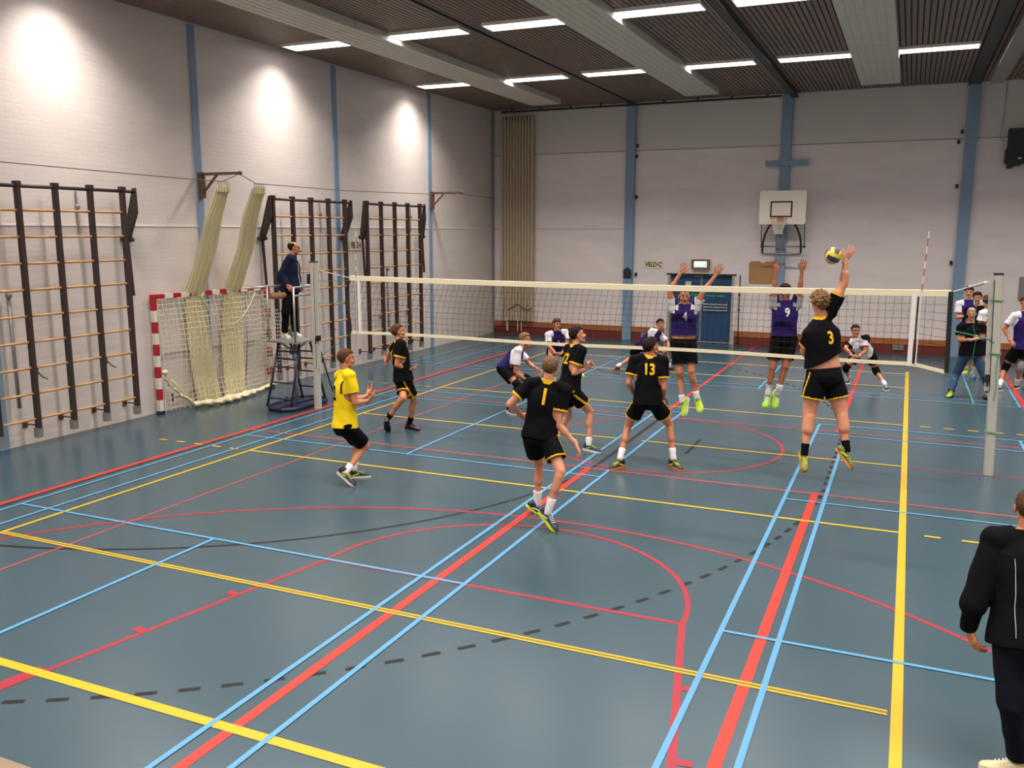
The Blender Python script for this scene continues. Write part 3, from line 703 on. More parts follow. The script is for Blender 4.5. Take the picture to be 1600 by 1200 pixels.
rope('tension_cord', [(9.72, -0.02, 2.34), (9.70, -0.03, 2.0), (9.745, -0.03, 1.85), (9.72, -0.03, 1.5), (9.76, -0.03, 1.2), (9.79, -0.04, 0.9)], 0.0028, 'rope_green', 'green cord hanging between net end and right post', None, net)
rope('tension_cord', [(-0.88, -0.03, 1.96), (-0.6, -0.02, 1.97), (NX0 - 0.09, 0, 1.98)], 0.005, 'rope_green', 'thin green cord tying mid net to the left post', None, net)
rope('tension_cord', [(-0.87, -0.03, 2.36), (-0.5, -0.02, 2.37), (NX0, 0, 2.37)], 0.004, 'rope_green', 'thin green cord at net top height by the left post', None, net)
rope('tension_cord', [(-0.87, -0.03, 0.96), (-0.62, 0, 1.16), (-0.5, 0, 1.22), (NX0, 0, 1.44)], 0.005, 'rope_green', 'green cord rising from the left post to the net foot', None, net)
rope('hand_pump', [(-0.62, 0.5, 0.05), (-0.66, 0.3, 0.4), (-0.70, 0.1, 1.1)], 0.012, 'ink', 'black strap hanging down behind the left net post') if False else None

# ================================================================ REFEREE STAND
rs = thing('referee_stand', 'navy and silver referee stand with railing beside the left net post', 'stand', (-1.46, 0.03, 0))
MB().prism([(-1.78, -0.42), (-1.62, -0.58), (-1.30, -0.62), (-1.14, -0.46), (-1.14, 0.50), (-1.28, 0.64), (-1.66, 0.68), (-1.80, 0.54)], 'z', 0.0, 0.05).build('base_plate', 'navy_metal', rs)
MB().tube([(-1.78, -0.42, 0.06), (-1.62, -0.58, 0.06), (-1.30, -0.62, 0.06), (-1.14, -0.46, 0.06), (-1.14, 0.50, 0.06), (-1.28, 0.64, 0.06), (-1.66, 0.68, 0.06), (-1.80, 0.54, 0.06)], 0.035, 6, closed=True).build('base_frame', 'navy_metal', rs)
MB().box(-1.50, -1.42, -0.55, 0.6, 0.05, 0.08).build('base_bar', 'navy_metal', rs)
LG = {}
for nm, yb, yt in (('n', -0.50, -0.14), ('f', 0.55, 0.18)):
    for sx, xb, xt in (('l', -1.74, -1.70), ('r', -1.20, -1.24)):
        LG[nm + sx] = (Vector((xb, yb, 0.06)), Vector((xt, yt, 1.22)))
        MB().tube([LG[nm + sx][0], LG[nm + sx][1]], 0.021, 8).build('leg', 'navy_metal', rs, True)
    for z in ((0.22, 0.50, 0.78, 0.93, 1.06) if nm == 'n' else (0.30, 0.62, 0.88, 1.02)):
        k = (z - 0.06) / 1.16; a = LG[nm + 'l'][0].lerp(LG[nm + 'l'][1], k); c = LG[nm + 'r'][0].lerp(LG[nm + 'r'][1], k)
        MB().tube([a, c], 0.015 if z != 0.93 else 0.022, 8).build('step', 'navy_metal', rs, True)
MB().tube([(-1.47, 0.02, 0.07), (-1.47, 0.02, 1.2)], 0.035, 10).build('column', 'silver', rs, True)
MB().bar((-1.47, 0.02, 1.02), (-1.72, -0.12, 1.23), 0.03, 0.03).bar((-1.47, 0.02, 1.02), (-1.22, -0.12, 1.23), 0.03, 0.03).bar((-1.47, 0.02, 1.02), (-1.3, 0.18, 1.23), 0.03, 0.03).build('brace', 'steel_grey', rs)
MB().box(-1.78, -1.13, -0.36, 0.32, 1.235, 1.265, bev=0.03).build('platform', 'steel_grey', rs)
MB().tube([(-1.78, -0.36, 1.25), (-1.13, -0.36, 1.25), (-1.13, 0.32, 1.25), (-1.78, 0.32, 1.25)], 0.02, 8, closed=True).build('platform_rim', 'silver', rs, True)
for x, y in ((-1.76, -0.34), (-1.15, -0.36), (-1.76, 0.30), (-1.15, 0.30)):
    MB().tube([(x, y, 1.25), (x, y, 2.25)], 0.019, 8).build('railing_post', 'silver', rs, True)
for z in (2.25, 2.10):
    MB().tube([(-1.15, -0.36, z), (-1.15, 0.30, z)], 0.018, 8).build('rail', 'silver', rs, True)
MB().tube([(-1.76, -0.9, 2.25), (-1.76, -0.34, 2.25), (-1.76, 0.30, 2.25), (-1.76, 0.32, 2.25)], 0.018, 8).build('rail', 'silver', rs, True)
MB().tube([(-1.76, 0.28, 2.25), (-1.5, 0.32, 2.25), (-1.15, 0.30, 2.25)], 0.018, 8).build('rail', 'silver', rs, True)
MB().tube([(-1.78, -0.20, 2.07), (-1.62, 0.28, 2.07)], 0.06, 12).build('rest_roll', 'roll_wood', rs, True)
MB().tube([(-1.62, -0.1, 0.15), (-1.45, -0.1, 0.16)], 0.012, 8).ell((-1.62, -0.1, 0.15), (0.035, 0.05, 0.05), 8, 6).ell((-1.50, -0.1, 0.155), (0.02, 0.035, 0.035), 8, 6).build('transport_wheel', 'black_plastic', rs)
rebase(rs, (-1.46, 0.03, 0))
o = rope('loading_strap', [(-0.98, 0.55, 0.10), (-0.99, 0.40, 0.45), (-1.0, 0.12, 1.2)], 0.014, 'ink', 'black strap hanging behind the left net post', None, rs)

# ================================================================ FAR WALL OBJECTS
# folded divider curtain
t = thing('folded_curtain', 'tan pleated divider curtain folded in the far left corner', 'curtain', (-2.38, FY - 0.15, 0.45))
for i in range(11):
    x = -2.93 + i * 0.1
    def f(u, v, x=x):
        a = u * 2 * PI; z = 0.45 + 6.27 * v; fl_ = 1.0 if v < 0.985 else 0.5
        return (x + 0.044 * fl_ * math.cos(a) + (0.012 * math.sin(v * 20 + x * 9) if v < 0.15 else 0), FY - 0.16 + 0.10 * math.sin(a), z)
    MB().grid(f, 8, 24).build('pleat', 'curtain_tan', t, True)
b = MB()
for x in (-2.78, -2.74, -2.40, -2.27): b.box(x - 0.012, x + 0.012, FY - 0.2, FY - 0.19, 0.12, 0.55)
b.build('strap', 'tape_cream', t)
MB().tube([(-2.7, FY - 0.27, 0.80), (-2.55, FY - 0.27, 0.88), (-2.35, FY - 0.27, 0.98), (-2.2, FY - 0.27, 0.86), (-2.0, FY - 0.27, 0.80), (-1.88, FY - 0.27, 0.88)], 0.012, 6).build('drawstring', 'ink', t)
rebase(t, (-2.38, FY - 0.15, 0.45))
# field signs
def wall_sign(name, body, lab, w_, h_, size, place, rot, xs):
    t = thing(name, lab, 'sign', place, 0, 'cream field signs'); t.rotation_euler = rot
    MB().box(-w_ / 2, w_ / 2, -h_ / 2, h_ / 2, -0.01, 0.0, bev=0.004).build('board', 'sign_cream', t)
    me = text_mesh(body, size, 0.001, bold=True, xs=xs); me.materials.append(MATS['ink']); link('lettering', me, t, (0, 0, 0.002))
wall_sign('field_sign', 'VELD\u00b7C', 'cream sign reading VELD C beside the blue doors', 0.61, 0.22, 0.19, (1.925, FY - 0.012, 2.275), (PI / 2, 0, 0), 0.80)
wall_sign('field_sign', 'VELD 4', 'cream sign reading VELD 4 between the two farther wall bars', 0.54, 0.24, 0.20, (LX + 0.02, 4.88, 2.91), (PI / 2, 0, PI / 2), 0.66)
# lit exit sign in its wooden guard
t = thing('exit_sign', 'lit green and white exit sign in a wooden guard above the doors', 'sign', (3.34, FY - 0.1, 2.31))
b = MB(); b.box(-0.26, 0.26, -0.02, 0.1, 0.085, 0.14); b.box(-0.26, 0.26, -0.02, 0.1, -0.14, -0.085); b.box(-0.26, -0.185, -0.02, 0.1, -0.085, 0.085); b.box(0.185, 0.26, -0.02, 0.1, -0.085, 0.085); b.build('guard', 'sign_wood', t)
MB().box(-0.18, 0.18, 0.0, 0.06, -0.08, 0.08).build('glow_panel', 'exit_glow', t)
b = MB(); b.box(-0.16, -0.10, -0.004, 0, -0.06, 0.03); b.box(0.08, 0.15, -0.004, 0, -0.06, 0.03); b.box(-0.12, 0.14, -0.004, 0, -0.075, -0.055)
b.add([(-0.07, -0.004, -0.0), (-0.02, -0.004, -0.035), (-0.02, -0.004, 0.035)], [(0, 1, 2)]); b.box(-0.02, 0.02, -0.004, 0, -0.012, 0.012); b.box(0.035, 0.055, -0.004, 0, -0.05, 0.03)
b.build('pictogram', 'exit_green', t)
# cardboard patch
o = MB().prism([(4.72, 1.82), (4.75, 1.80), (5.30, 1.80), (5.36, 1.84), (5.45, 1.84), (5.45, 2.38), (5.40, 2.42), (5.16, 2.42), (5.13, 2.375), (5.04, 2.375), (5.02, 2.42), (4.76, 2.42), (4.71, 2.36)], 'y', FY - 0.03, FY).build('cardboard_patch', 'cardboard')
o['label'] = 'brown cardboard patch fixed on the wall left of the hoop column'; o['category'] = 'board'
# thin badminton pole
t = thing('thin_pole', 'thin dark pole leaning upright on the wall right of the doors', 'pole', (4.50, FY - 0.14, 0))
MB().tube([(0, 0, 0.02), (0, 0, 2.02)], 0.017, 8).build('pole', 'dark_frame', t, True)
MB().tube([(0, 0, 1.0), (0, 0, 1.05)], 0.035, 8).tube([(0, 0, 1.44), (0, 0, 1.48)], 0.035, 8).tube([(0, 0, 0), (0, 0, 0.03)], 0.06, 10).build('clamp', 'dark_frame', t, True)
# basketball hoop
bb = thing('basketball_hoop', 'white basketball backboard with orange ring on the far wall column', 'basketball hoop', (5.6, FY - 0.2, 3.4))
BYB = 12.05; bz0, bz1, bx0, bx1 = 3.44, 4.34, 5.01, 6.23
r_ = 0.05; pts = []
for cx_, cz_, a0 in ((bx1 - r_, bz1 - r_, 0), (bx0 + r_, bz1 - r_, 90), (bx0 + r_, bz0 + r_, 180), (bx1 - r_, bz0 + r_, 270)):
    for i in range(5):
        a = math.radians(a0 + 22.5 * i); pts.append((cx_ + r_ * math.cos(a), cz_ + r_ * math.sin(a)))
MB().prism(pts, 'y', BYB, BYB + 0.03).build('backboard', 'board_white', bb)
b = MB(); ix0, ix1, iz0, iz1, l_ = 5.30, 5.88, 3.63, 4.06, 0.04
for q_ in ((ix0, ix1, iz1 - l_, iz1), (ix0, ix1, iz0, iz0 + l_), (ix0, ix0 + l_, iz0, iz1), (ix1 - l_, ix1, iz0, iz1)): b.box(q_[0], q_[1], BYB - 0.002, BYB, q_[2], q_[3])
b.build('target_square', 'ink', bb)
RC = Vector((5.58, BYB - 0.32, 3.60))
b = MB().tube([RC + Vector((0.225 * math.cos(a), 0.225 * math.sin(a), 0)) for a in [2 * PI * i / 28 for i in range(28)]], 0.010, 6, closed=True)
b.box(5.50, 5.66, BYB - 0.11, BYB, 3.60, 3.615); b.box(5.50, 5.66, BYB - 0.012, BYB, 3.50, 3.63)
for i in range(5): b.box(5.505 + i * 0.033, 5.515 + i * 0.033, BYB - 0.02, BYB - 0.012, 3.46, 3.61)
b.build('rim', 'hoop_orange', bb)
b = MB(); K = 12
for s_ in (1, -1):
    for i in range(K):
        pts = []
        for j in range(7):
            v = j / 6; rr = 0.225 - 0.115 * min(1, v * 1.3); a = 2 * PI * (i + s_ * v * 2.2) / K
            pts.append(RC + Vector((rr * math.cos(a), rr * math.sin(a), -0.42 * v)))
        b.tube(pts, 0.007, 4)
b.build('hoop_net', 'cord_white', bb)
# swing frame and folding rods under the board
b = MB(); b.tube([(5.12, 12.2, 2.66)] + [(5.63 - 0.51 * math.cos(a), 12.2, 2.80 + 0.82 * math.sin(a)) for a in [PI * i / 14 for i in range(15)]] + [(6.14, 12.2, 2.66)], 0.028, 8)
b.build('swing_arch', 'black_plastic', bb, True)
MB().tube([(5.12, 12.2, 2.64), (6.14, 12.2, 2.64)], 0.022, 8).build('lower_bar', 'steel_grey', bb, True)
MB().tube([(5.06, 12.35, 2.84), (6.22, 12.35, 2.84)], 0.02, 8).tube([(5.06, 12.35, 2.84), (5.06, 12.5, 2.84)], .02, 8).tube([(6.22, 12.35, 2.84), (6.22, 12.5, 2.84)], .02, 8).build('cross_bar', 'steel_grey', bb, True)
for x in (5.07, 6.21): MB().tube([(x, 12.12, 3.62), (x, 12.35, 2.82)], 0.012, 6).ell((x, 12.35, 2.84), (0.035, 0.035, 0.035), 8, 6).build('stay_rod', 'dark_frame', bb, True)
MB().bar((5.48, 12.15, 3.45), (5.48, 12.5, 2.7), 0.03, 0.03).bar((5.64, 12.15, 3.45), (5.64, 12.5, 2.7), 0.03, 0.03).box(5.44, 5.68, 12.44, 12.52, 2.66, 2.72).box(5.44, 5.68, 12.08, 12.5, 3.9, 3.94).build('mount', 'steel_grey', bb)
rebase(bb, (5.6, FY - 0.2, 3.4))
# scoreboard speaker box, cable and grey cabinet near the right edge
t = thing('wall_speaker', 'black loudspeaker box hung high on the far wall at the right edge', 'speaker', (11.35, FY - 0.25, 4.8))
MB().prism([(-0.46, 0.95), (0.46, 0.95), (0.46, 0.1), (-0.12, 0.1), (-0.16, 0.06), (-0.30, 0.06), (-0.32, 0.0), (-0.44, 0.0), (-0.44, 0.12), (-0.50, 0.12), (-0.50, 0.45), (-0.46, 0.50)], 'y', -0.15, 0.20).build('cabinet', 'black_plastic', t)
MB().ell((-0.18, -0.155, 0.24), (0.04, 0.01, 0.03), 8, 6).box(-0.3, 0.3, -0.155, -0.15, 0.3, 0.8).build('grille', 'dark_pad', t)
MB().tube([(-0.22, -0.16, 0.23), (-0.15, -0.16, 0.23)], 0.02, 6).build('badge', 'tape_white', t)
rope('speaker_cable', [(10.78, FY - 0.03, CEIL), (10.77, FY - 0.03, 6.2), (10.72, FY - 0.03, 5.55), (10.86, FY - 0.1, 5.45)], 0.008, 'steel_grey', 'thin cable running down the far wall to the loudspeaker')
o = MB().box(11.46, 11.95, FY - 0.06, FY, 1.55, 2.12, bev=0.01).build('wall_cabinet', 'steel_grey'); o['label'] = 'grey wall cabinet partly cut by the right edge of the picture'; o['category'] = 'cabinet'
# volleyball in the air at the attacker's hand
t = thing('volleyball', 'yellow, blue and white volleyball in the air at the attacker\'s hand', 'ball', (7.99, -1.42, 2.945))
t.rotation_euler = (0.5, 0.4, 0.3)
mat('ball_yellow', srgb(214, 190, 50), 0.4); mat('ball_blue', srgb(64, 58, 110), 0.4); mat('ball_white', srgb(222, 214, 214), 0.4)
for fi in range(6):
    ax = fi // 2; sg = 1 if fi % 2 else -1
    for st in range(3):
        def f(u, v):
            a = (-1 + 2 * (st + 0.02 + 0.96 * u) / 3) * 0.985; c = (v * 2 - 1) * 0.985
            q_ = [0, 0, 0]; q_[ax] = sg; q_[(ax + 1) % 3] = a * sg; q_[(ax + 2) % 3] = c
            return Vector(q_).normalized() * 0.106
        MB().grid(f, 4, 10).build('ball_panel', 'ball_blue' if st == 1 else ('ball_white' if (fi, st) == (4, 0) else 'ball_yellow'), t, True)
MB().ell((0, 0, 0), (0.1045, 0.1045, 0.1045), 20, 12).build('bladder', 'ink', t, True)
# sports bag and bench things at the right edge
t = thing('sports_bag', 'black sports bag on the floor behind the player in number 5', 'bag', (11.55, 8.55, 0))
MB().ell((0, 0, 0.19), (0.28, 0.2, 0.19), 14, 10).build('body', 'black_plastic', t, True)
MB().tube([(-0.15, -0.17, 0.25), (-0.12, -0.2, 0.38), (0.05, -0.2, 0.40), (0.15, -0.17, 0.25)], 0.015, 6).build('handle', 'tape_white', t, True)
for xx, yy, lab in ((10.45, 6.05, 'small dark weight on the floor between the coach and the right net post'),):
    o = MB().ell((xx, yy, 0.05), (0.10, 0.06, 0.05), 10, 6).build('floor_weight', 'black_plastic', None, True); o['label'] = lab; o['category'] = 'weight'

# ================================================================ PEOPLE
mat('skin', srgb(190, 124, 88), 0.5, sss=0.12, noise=0.06, nscale=9)
mat('skin_pale', srgb(206, 140, 108), 0.5, sss=0.12, noise=0.06, nscale=9)
mat('skin_tan', srgb(160, 100, 70), 0.5, sss=0.12, noise=0.06, nscale=9)
mat('lips', srgb(176, 92, 84), 0.5); mat('eye_white', srgb(172, 158, 150), 0.5); mat('iris', srgb(50, 38, 32), 0.2)
mat('hair_dark', srgb(40, 29, 24), 0.9, spec=0.15, bump=0.6, bscale=90); mat('hair_brown', srgb(82, 56, 38), 0.9, spec=0.15, bump=0.6, bscale=90)
mat('hair_blond', srgb(124, 94, 62), 0.9, spec=0.15, bump=0.6, bscale=90, noise=0.2, nscale=30); mat('hair_grey', srgb(150, 142, 134), 0.6, bump=0.6, bscale=90)
mat('hair_ash', srgb(112, 82, 58), 0.9, spec=0.15, bump=0.6, bscale=90, noise=0.2, nscale=40)
CL = dict(black=srgb(9, 9, 11), yellow=srgb(232, 200, 28), gold=srgb(226, 176, 34), purple=srgb(42, 27, 90), white=srgb(224, 220, 222),
          grey=srgb(170, 168, 172), navy=srgb(28, 32, 54), jeans=srgb(58, 76, 104), darkjeans=srgb(17, 19, 28), trouser=srgb(13, 13, 16), jacket=srgb(9, 9, 12))
for k_, c_ in CL.items(): mat('cloth_' + k_, c_, 0.9, spec=0.12, bump=0.25, bscale=14)
for k_, c_ in dict(neon=(196, 226, 40), lime=(150, 200, 40), black=(24, 24, 26), navy=(34, 40, 66), dred=(96, 34, 34), white=(226, 222, 214), gum=(188, 120, 52), olive=(110, 120, 50), blue=(40, 110, 170), cream=(214, 196, 150)).items():
    mat('shoe_' + k_, srgb(*c_), 0.5)

def nrm(v): v = np.asarray(v, float); return v / (np.linalg.norm(v) + 1e-9)
def V3(a): return np.asarray(a, float)

class Blob:
    """collects overlapping closed primitives; fused() returns one continuous skin of them"""
    def __init__(s): s.mb = MB()
    def cap(s, a, b, ra, rb, n=14):
        a, b = V3(a), V3(b); d = b - a; L = np.linalg.norm(d)
        if L < 1e-5: s.mb.ell(a, (ra, ra, ra), n, 8); return s
        t = d / L; pts = []; rs = []
        for k in range(4): an = PI / 2 * (1 - k / 4); pts.append(a - t * ra * math.sin(an)); rs.append(max(ra * math.cos(an), 1e-4))
        for k in range(5): an = PI / 2 * (k / 4); pts.append(b + t * rb * math.sin(an)); rs.append(max(rb * math.cos(an), 1e-4))
        s.mb.tube([tuple(p) for p in pts], rs, n); return s
    def ell(s, c, r, X=(1, 0, 0), Y=(0, 1, 0), Z=(0, 0, 1), n=18, m=12):
        R = Matrix((X, Y, Z)).transposed(); s.mb.ell(tuple(map(float, c)), r, n, m, 0, R); return s
    def fused(s, voxel, smooth=4, fac=0.5, adapt=0.0):
        me = bpy.data.meshes.new('b'); me.from_pydata(s.mb.v, [], s.mb.f); me.update()
        ob = bpy.data.objects.new('b', me); COL.objects.link(ob)
        md = ob.modifiers.new('r', 'REMESH'); md.mode = 'VOXEL'; md.voxel_size = voxel; md.adaptivity = adapt
        if smooth: sm = ob.modifiers.new('s', 'SMOOTH'); sm.factor = fac; sm.iterations = smooth
        dg = bpy.context.evaluated_depsgraph_get(); dg.update()
        out = bpy.data.meshes.new_from_object(ob.evaluated_get(dg))
        bpy.data.objects.remove(ob); bpy.data.meshes.remove(me)
        n = len(out.vertices); co = np.empty(n * 3); out.vertices.foreach_get('co', co)
        fs = [tuple(p.vertices) for p in out.polygons]; bpy.data.meshes.remove(out)
        return co.reshape(-1, 3), fs

def centers(co, fs):
    return np.array([co[list(f)].mean(0) for f in fs])

# ---- head template: x forward, y left, z up, origin at head centre
def head_template():
    b = Blob()
    b.ell((-0.014, 0, 0.035), (0.098, 0.075, 0.086)).ell((0.026, 0, -0.018), (0.064, 0.060, 0.082)).ell((0.034, 0, -0.070), (0.048, 0.046, 0.040))
    b.ell((0.066, 0, -0.098), (0.022, 0.024, 0.018)).cap((0.087, 0, 0.012), (0.106, 0, -0.026), 0.008, 0.012)
    b.ell((0.098, 0.011, -0.032), (0.010, 0.009, 0.007)).ell((0.098, -0.011, -0.032), (0.010, 0.009, 0.007))
    b.cap((0.078, -0.034, 0.027), (0.078, 0.034, 0.027), 0.013, 0.013).ell((0.060, 0.040, -0.026), (0.024, 0.022, 0.022)).ell((0.060, -0.040, -0.026), (0.024, 0.022, 0.022))
    b.ell((0.084, 0, -0.052), (0.013, 0.022, 0.006)).ell((0.081, 0, -0.064), (0.013, 0.019, 0.006)).cap((0.02, 0.045, -0.07), (0.055, 0.02, -0.092), 0.018, 0.018).cap((0.02, -0.045, -0.07), (0.055, -0.02, -0.092), 0.018, 0.018)
    for s_ in (1, -1): b.ell((-0.008, s_ * 0.079, -0.004), (0.019, 0.008, 0.031)).ell((-0.014, s_ * 0.086, 0.008), (0.012, 0.006, 0.020))
    co, fs = b.fused(0.0062, 2, 0.4)
    cs = centers(co, fs); mi = np.zeros(len(fs), int)
    mi[(cs[:, 0] > 0.078) & (np.abs(cs[:, 1]) < 0.024) & (np.abs(cs[:, 2] + 0.058) < 0.012)] = 1
    mi[(cs[:, 0] > 0.066) & (np.abs(np.abs(cs[:, 1]) - 0.032) < 0.020) & (np.abs(cs[:, 2] - 0.034 + 0.1 * (np.abs(cs[:, 1]) - 0.032)) < 0.0065)] = 4
    e = MB()
    for s_ in (1, -1):
        e.ell((0.073, s_ * 0.031, 0.006), (0.013, 0.0150, 0.0080), 10, 8, 2); e.ell((0.0835, s_ * 0.031, 0.006), (0.0055, 0.0075, 0.0075), 8, 6, 3)
    n = len(co); co = np.vstack([co, np.array(e.v)]); fs = fs + [tuple(n + i for i in f) for f in e.f]; mi = np.concatenate([mi, np.array(e.m)])
    return co, fs, mi
def hair_template(style):
    rnd = random.Random(hash_(style)); b = Blob()
    C = np.array((-0.016, 0, 0.040)); Rr = np.array((0.098, 0.076, 0.084))
    th_ = {'short': 0.011, 'messy': 0.017, 'quiff': 0.012, 'buzz': 0.0065, 'receding': 0.011, 'ring': 0.011, 'thick': 0.017}[style]
    for i in range(620):
        z = 1 - 2 * (i + 0.5) / 620; ph = i * 2.399963; rr = math.sqrt(1 - z * z)
        d = np.array((rr * math.cos(ph), rr * math.sin(ph), z)); p = C + d * Rr
        f = d[0]
        if f > 0.45: lim = 0.078 if style not in ('receding', 'ring') else (0.2 if style == 'ring' else 0.100)
        elif f > 0.05: lim = 0.030 + (f - 0.05) / 0.4 * 0.045
        elif f > -0.35: lim = 0.020 - (0.05 - f) / 0.4 * 0.03
        else: lim = -0.052
        if style == 'ring' and p[2] > 0.085 and f > -0.75: continue
        if style == 'ring' and f > 0.15: continue
        if style == 'receding' and f > 0.1 and abs(d[1]) < 0.85 and p[2] < 0.118: continue
        if p[2] < lim: continue
        t = th_ * (0.8 + 0.4 * rnd.random())
        if style == 'quiff' and f > 0.2: t *= 1.5
        q = p + d * t * 0.35
        if style == 'messy':
            d2 = nrm(d + np.array((rnd.uniform(-.9, .2), rnd.uniform(-.6, .6), rnd.uniform(-.5, .7)))); b.cap(q, q + d2 * rnd.uniform(0.015, 0.05), t * 0.8, t * 0.28, 8)
        elif style == 'thick':
            d2 = nrm(d + np.array((rnd.uniform(-.3, .3), rnd.uniform(-.4, .4), rnd.uniform(0, .5)))); b.cap(q, q + d2 * 0.014, t * 0.8, t * 0.4, 8)
        else: b.ell(q, (t, t, t), n=8, m=6)
    return b.fused(0.0065 if style != 'buzz' else 0.005, 1, 0.4)
def hash_(s): return sum(ord(c) * (i + 3) for i, c in enumerate(s))
# ---- hand template (right hand): x to the fingertips, z back of hand, thumb at +y
def hand_template(kind):
    b = Blob(); spread, curl, th = {'open': (0.22, (6, 10, 8), 0.75), 'relaxed': (0.07, (22, 32, 24), 0.45), 'fist': (0.03, (72, 88, 62), 0.25), 'flat': (0.10, (12, 14, 12), 0.5)}[kind]
    b.cap((-0.03, 0, 0), (0.0, 0, 0), 0.027, 0.026)
    K = [(0.088, 0.033, 0.003), (0.092, 0.011, 0.005), (0.088, -0.011, 0.004), (0.080, -0.031, 0.001)]
    for k in K: b.cap((0.0, k[1] * 0.45, 0), k, 0.018, 0.0125)
    b.ell((0.045, 0.0, -0.004), (0.045, 0.038, 0.016)).ell((0.028, 0.026, -0.008), (0.028, 0.018, 0.015))
    for (k, L, a0) in zip(K, (0.073, 0.082, 0.076, 0.060), (1.0, 0.3, -0.35, -1.0)):
        p = np.array(k); an = 0; dirv = spread * a0
        for sgi, (fr, c) in enumerate(zip((0.45, 0.30, 0.25), curl)):
            an += math.radians(c); d = np.array((math.cos(an) * math.cos(dirv), math.cos(an) * math.sin(dirv), -math.sin(an)))
            q = p + d * L * fr; b.cap(p, q, 0.0100 - 0.0012 * sgi, 0.0092 - 0.0014 * sgi, 10); p = q
    t0 = np.array((0.014, 0.022, -0.004)); d1 = nrm((math.cos(th), math.sin(th), -0.25)); d2 = nrm((math.cos(th * 0.7), math.sin(th * 0.7), -0.3)); d3 = nrm((math.cos(th * 0.35), math.sin(th * 0.35), -0.32))
    a = t0 + d1 * 0.045; c = a + d2 * 0.034; e = c + d3 * 0.027
    b.cap(t0, a, 0.017, 0.0125, 10).cap(a, c, 0.0125, 0.0105, 10).cap(c, e, 0.0105, 0.0085, 10)
    return b.fused(0.0042, 1, 0.3)
# ---- shoe template: x to the toe, z up, origin at the ankle joint, sole at z = -0.092
def shoe_rings(kind):
    S = [(-0.082, 0.018, 0.0, .034), (-0.078, 0.030, 0.0, .052), (-0.06, 0.037, 0.0, .062), (-0.03, 0.039, 0.0, .070), (0.01, 0.038, 0.002, .072), (0.045, 0.040, 0.004, .062), (0.08, 0.045, 0.006, .046), (0.12, 0.050, 0.007, .036), (0.155, 0.049, 0.004, .030), (0.185, 0.040, 0.0, .024), (0.203, 0.024, -0.002, .016), (0.21, 0.010, -0.002, .008)]
    return S
def shoe_meshes(cu, cs, cl):
    S = shoe_rings(0); b = MB(); n = 12; vs = []
    for x, w_, cy, h in S:
        for k in range(n):
            a = 2 * PI * k / n; c, s_ = math.cos(a), math.sin(a)
            z = -0.078 + (h + 0.008) * (0.5 + 0.5 * s_) ** 0.8
            vs.append((x, cy + w_ * 0.94 * c * (1.0 if s_ < 0.2 else (1 - 0.35 * s_)), z))
    N = len(S); fs = [(i * n + k, (i + 1) * n + k, (i + 1) * n + (k + 1) % n, i * n + (k + 1) % n) for i in range(N - 1) for k in range(n)] + [tuple(range(n)), tuple((N - 1) * n + k for k in range(n - 1, -1, -1))]
    b.add(vs, fs); b.tube([(-0.052, 0, -0.014), (0.005, 0, -0.008), (0.02, 0, -0.012)], [0.036, 0.040, 0.02], 10)
    up = b.mesh('shoe', 'shoe_' + cu, True)
    b = MB(); poly = [(x, cy + w_ * 1.04) for x, w_, cy, h in S] + [(x, cy - w_ * 1.04) for x, w_, cy, h in reversed(S)]
    b.prism(poly, 'z', -0.094, -0.070); so = b.mesh('sole', 'shoe_' + cs)
    b = MB()
    for i in range(5): x = 0.038 + i * 0.02; b.bar((x, -0.024, -0.012 - i * 0.006), (x + 0.008, 0.028, -0.012 - i * 0.006), 0.007, 0.006)
    for s_ in (1, -1): b.bar((-0.02, s_ * 0.040, -0.058), (0.06, s_ * 0.042, -0.034), 0.014, 0.004)
    la = b.mesh('laces', 'shoe_' + cl); return up, so, la

TPL = {}
def tpl(kind, *a):
    key = (kind,) + a
    if key not in TPL: TPL[key] = {'head': head_template, 'hair': hair_template, 'hand': hand_template, 'shoe': shoe_meshes}[kind](*a)
    return TPL[key]

def make_mesh(name, co, fs, mats, mi=None, smooth=True):
    me = bpy.data.meshes.new(name); me.from_pydata(co.tolist() if hasattr(co, 'tolist') else co, [], fs)
    for m in mats: me.materials.append(MATS[m])
    if mi is not None and len(me.polygons) == len(mi): me.polygons.foreach_set('material_index', np.asarray(mi, dtype=np.int32))
    if smooth: me.polygons.foreach_set('use_smooth', [True] * len(me.polygons))
    me.update(); return me

def cut(co, fs, p, d, sel=None):
    """keep the part of the cloth on the body side of a hem plane (point p, outward normal d)"""
    bm = bmesh.new()
    V = [bm.verts.new(c) for c in co]
    for f in fs:
        try: bm.faces.new([V[i] for i in f])
        except ValueError: pass
    p = V3(p); d = nrm(d)
    def near(c): return True if sel is None else sel(np.array(c))
    F = [f for f in bm.faces if near(f.calc_center_median())]
    geom = list({v for f in F for v in f.verts}) + list({e for f in F for e in f.edges}) + F
    r = bmesh.ops.bisect_plane(bm, geom=geom, plane_co=Vector(p), plane_no=Vector(d), dist=1e-5)
    kill = [f for f in bm.faces if near(f.calc_center_median()) and (np.array(f.calc_center_median()) - p) @ d > 0]
    bmesh.ops.delete(bm, geom=kill, context='FACES')
    bm.verts.ensure_lookup_table(); bm.verts.index_update()
    loose = [v for v in bm.verts if not v.link_faces]; bmesh.ops.delete(bm, geom=loose, context='VERTS'); bm.verts.index_update()
    co2 = np.array([v.co[:] for v in bm.verts]); fs2 = [tuple(v.index for v in f.verts) for f in bm.faces]; bm.free()
    return co2, fs2

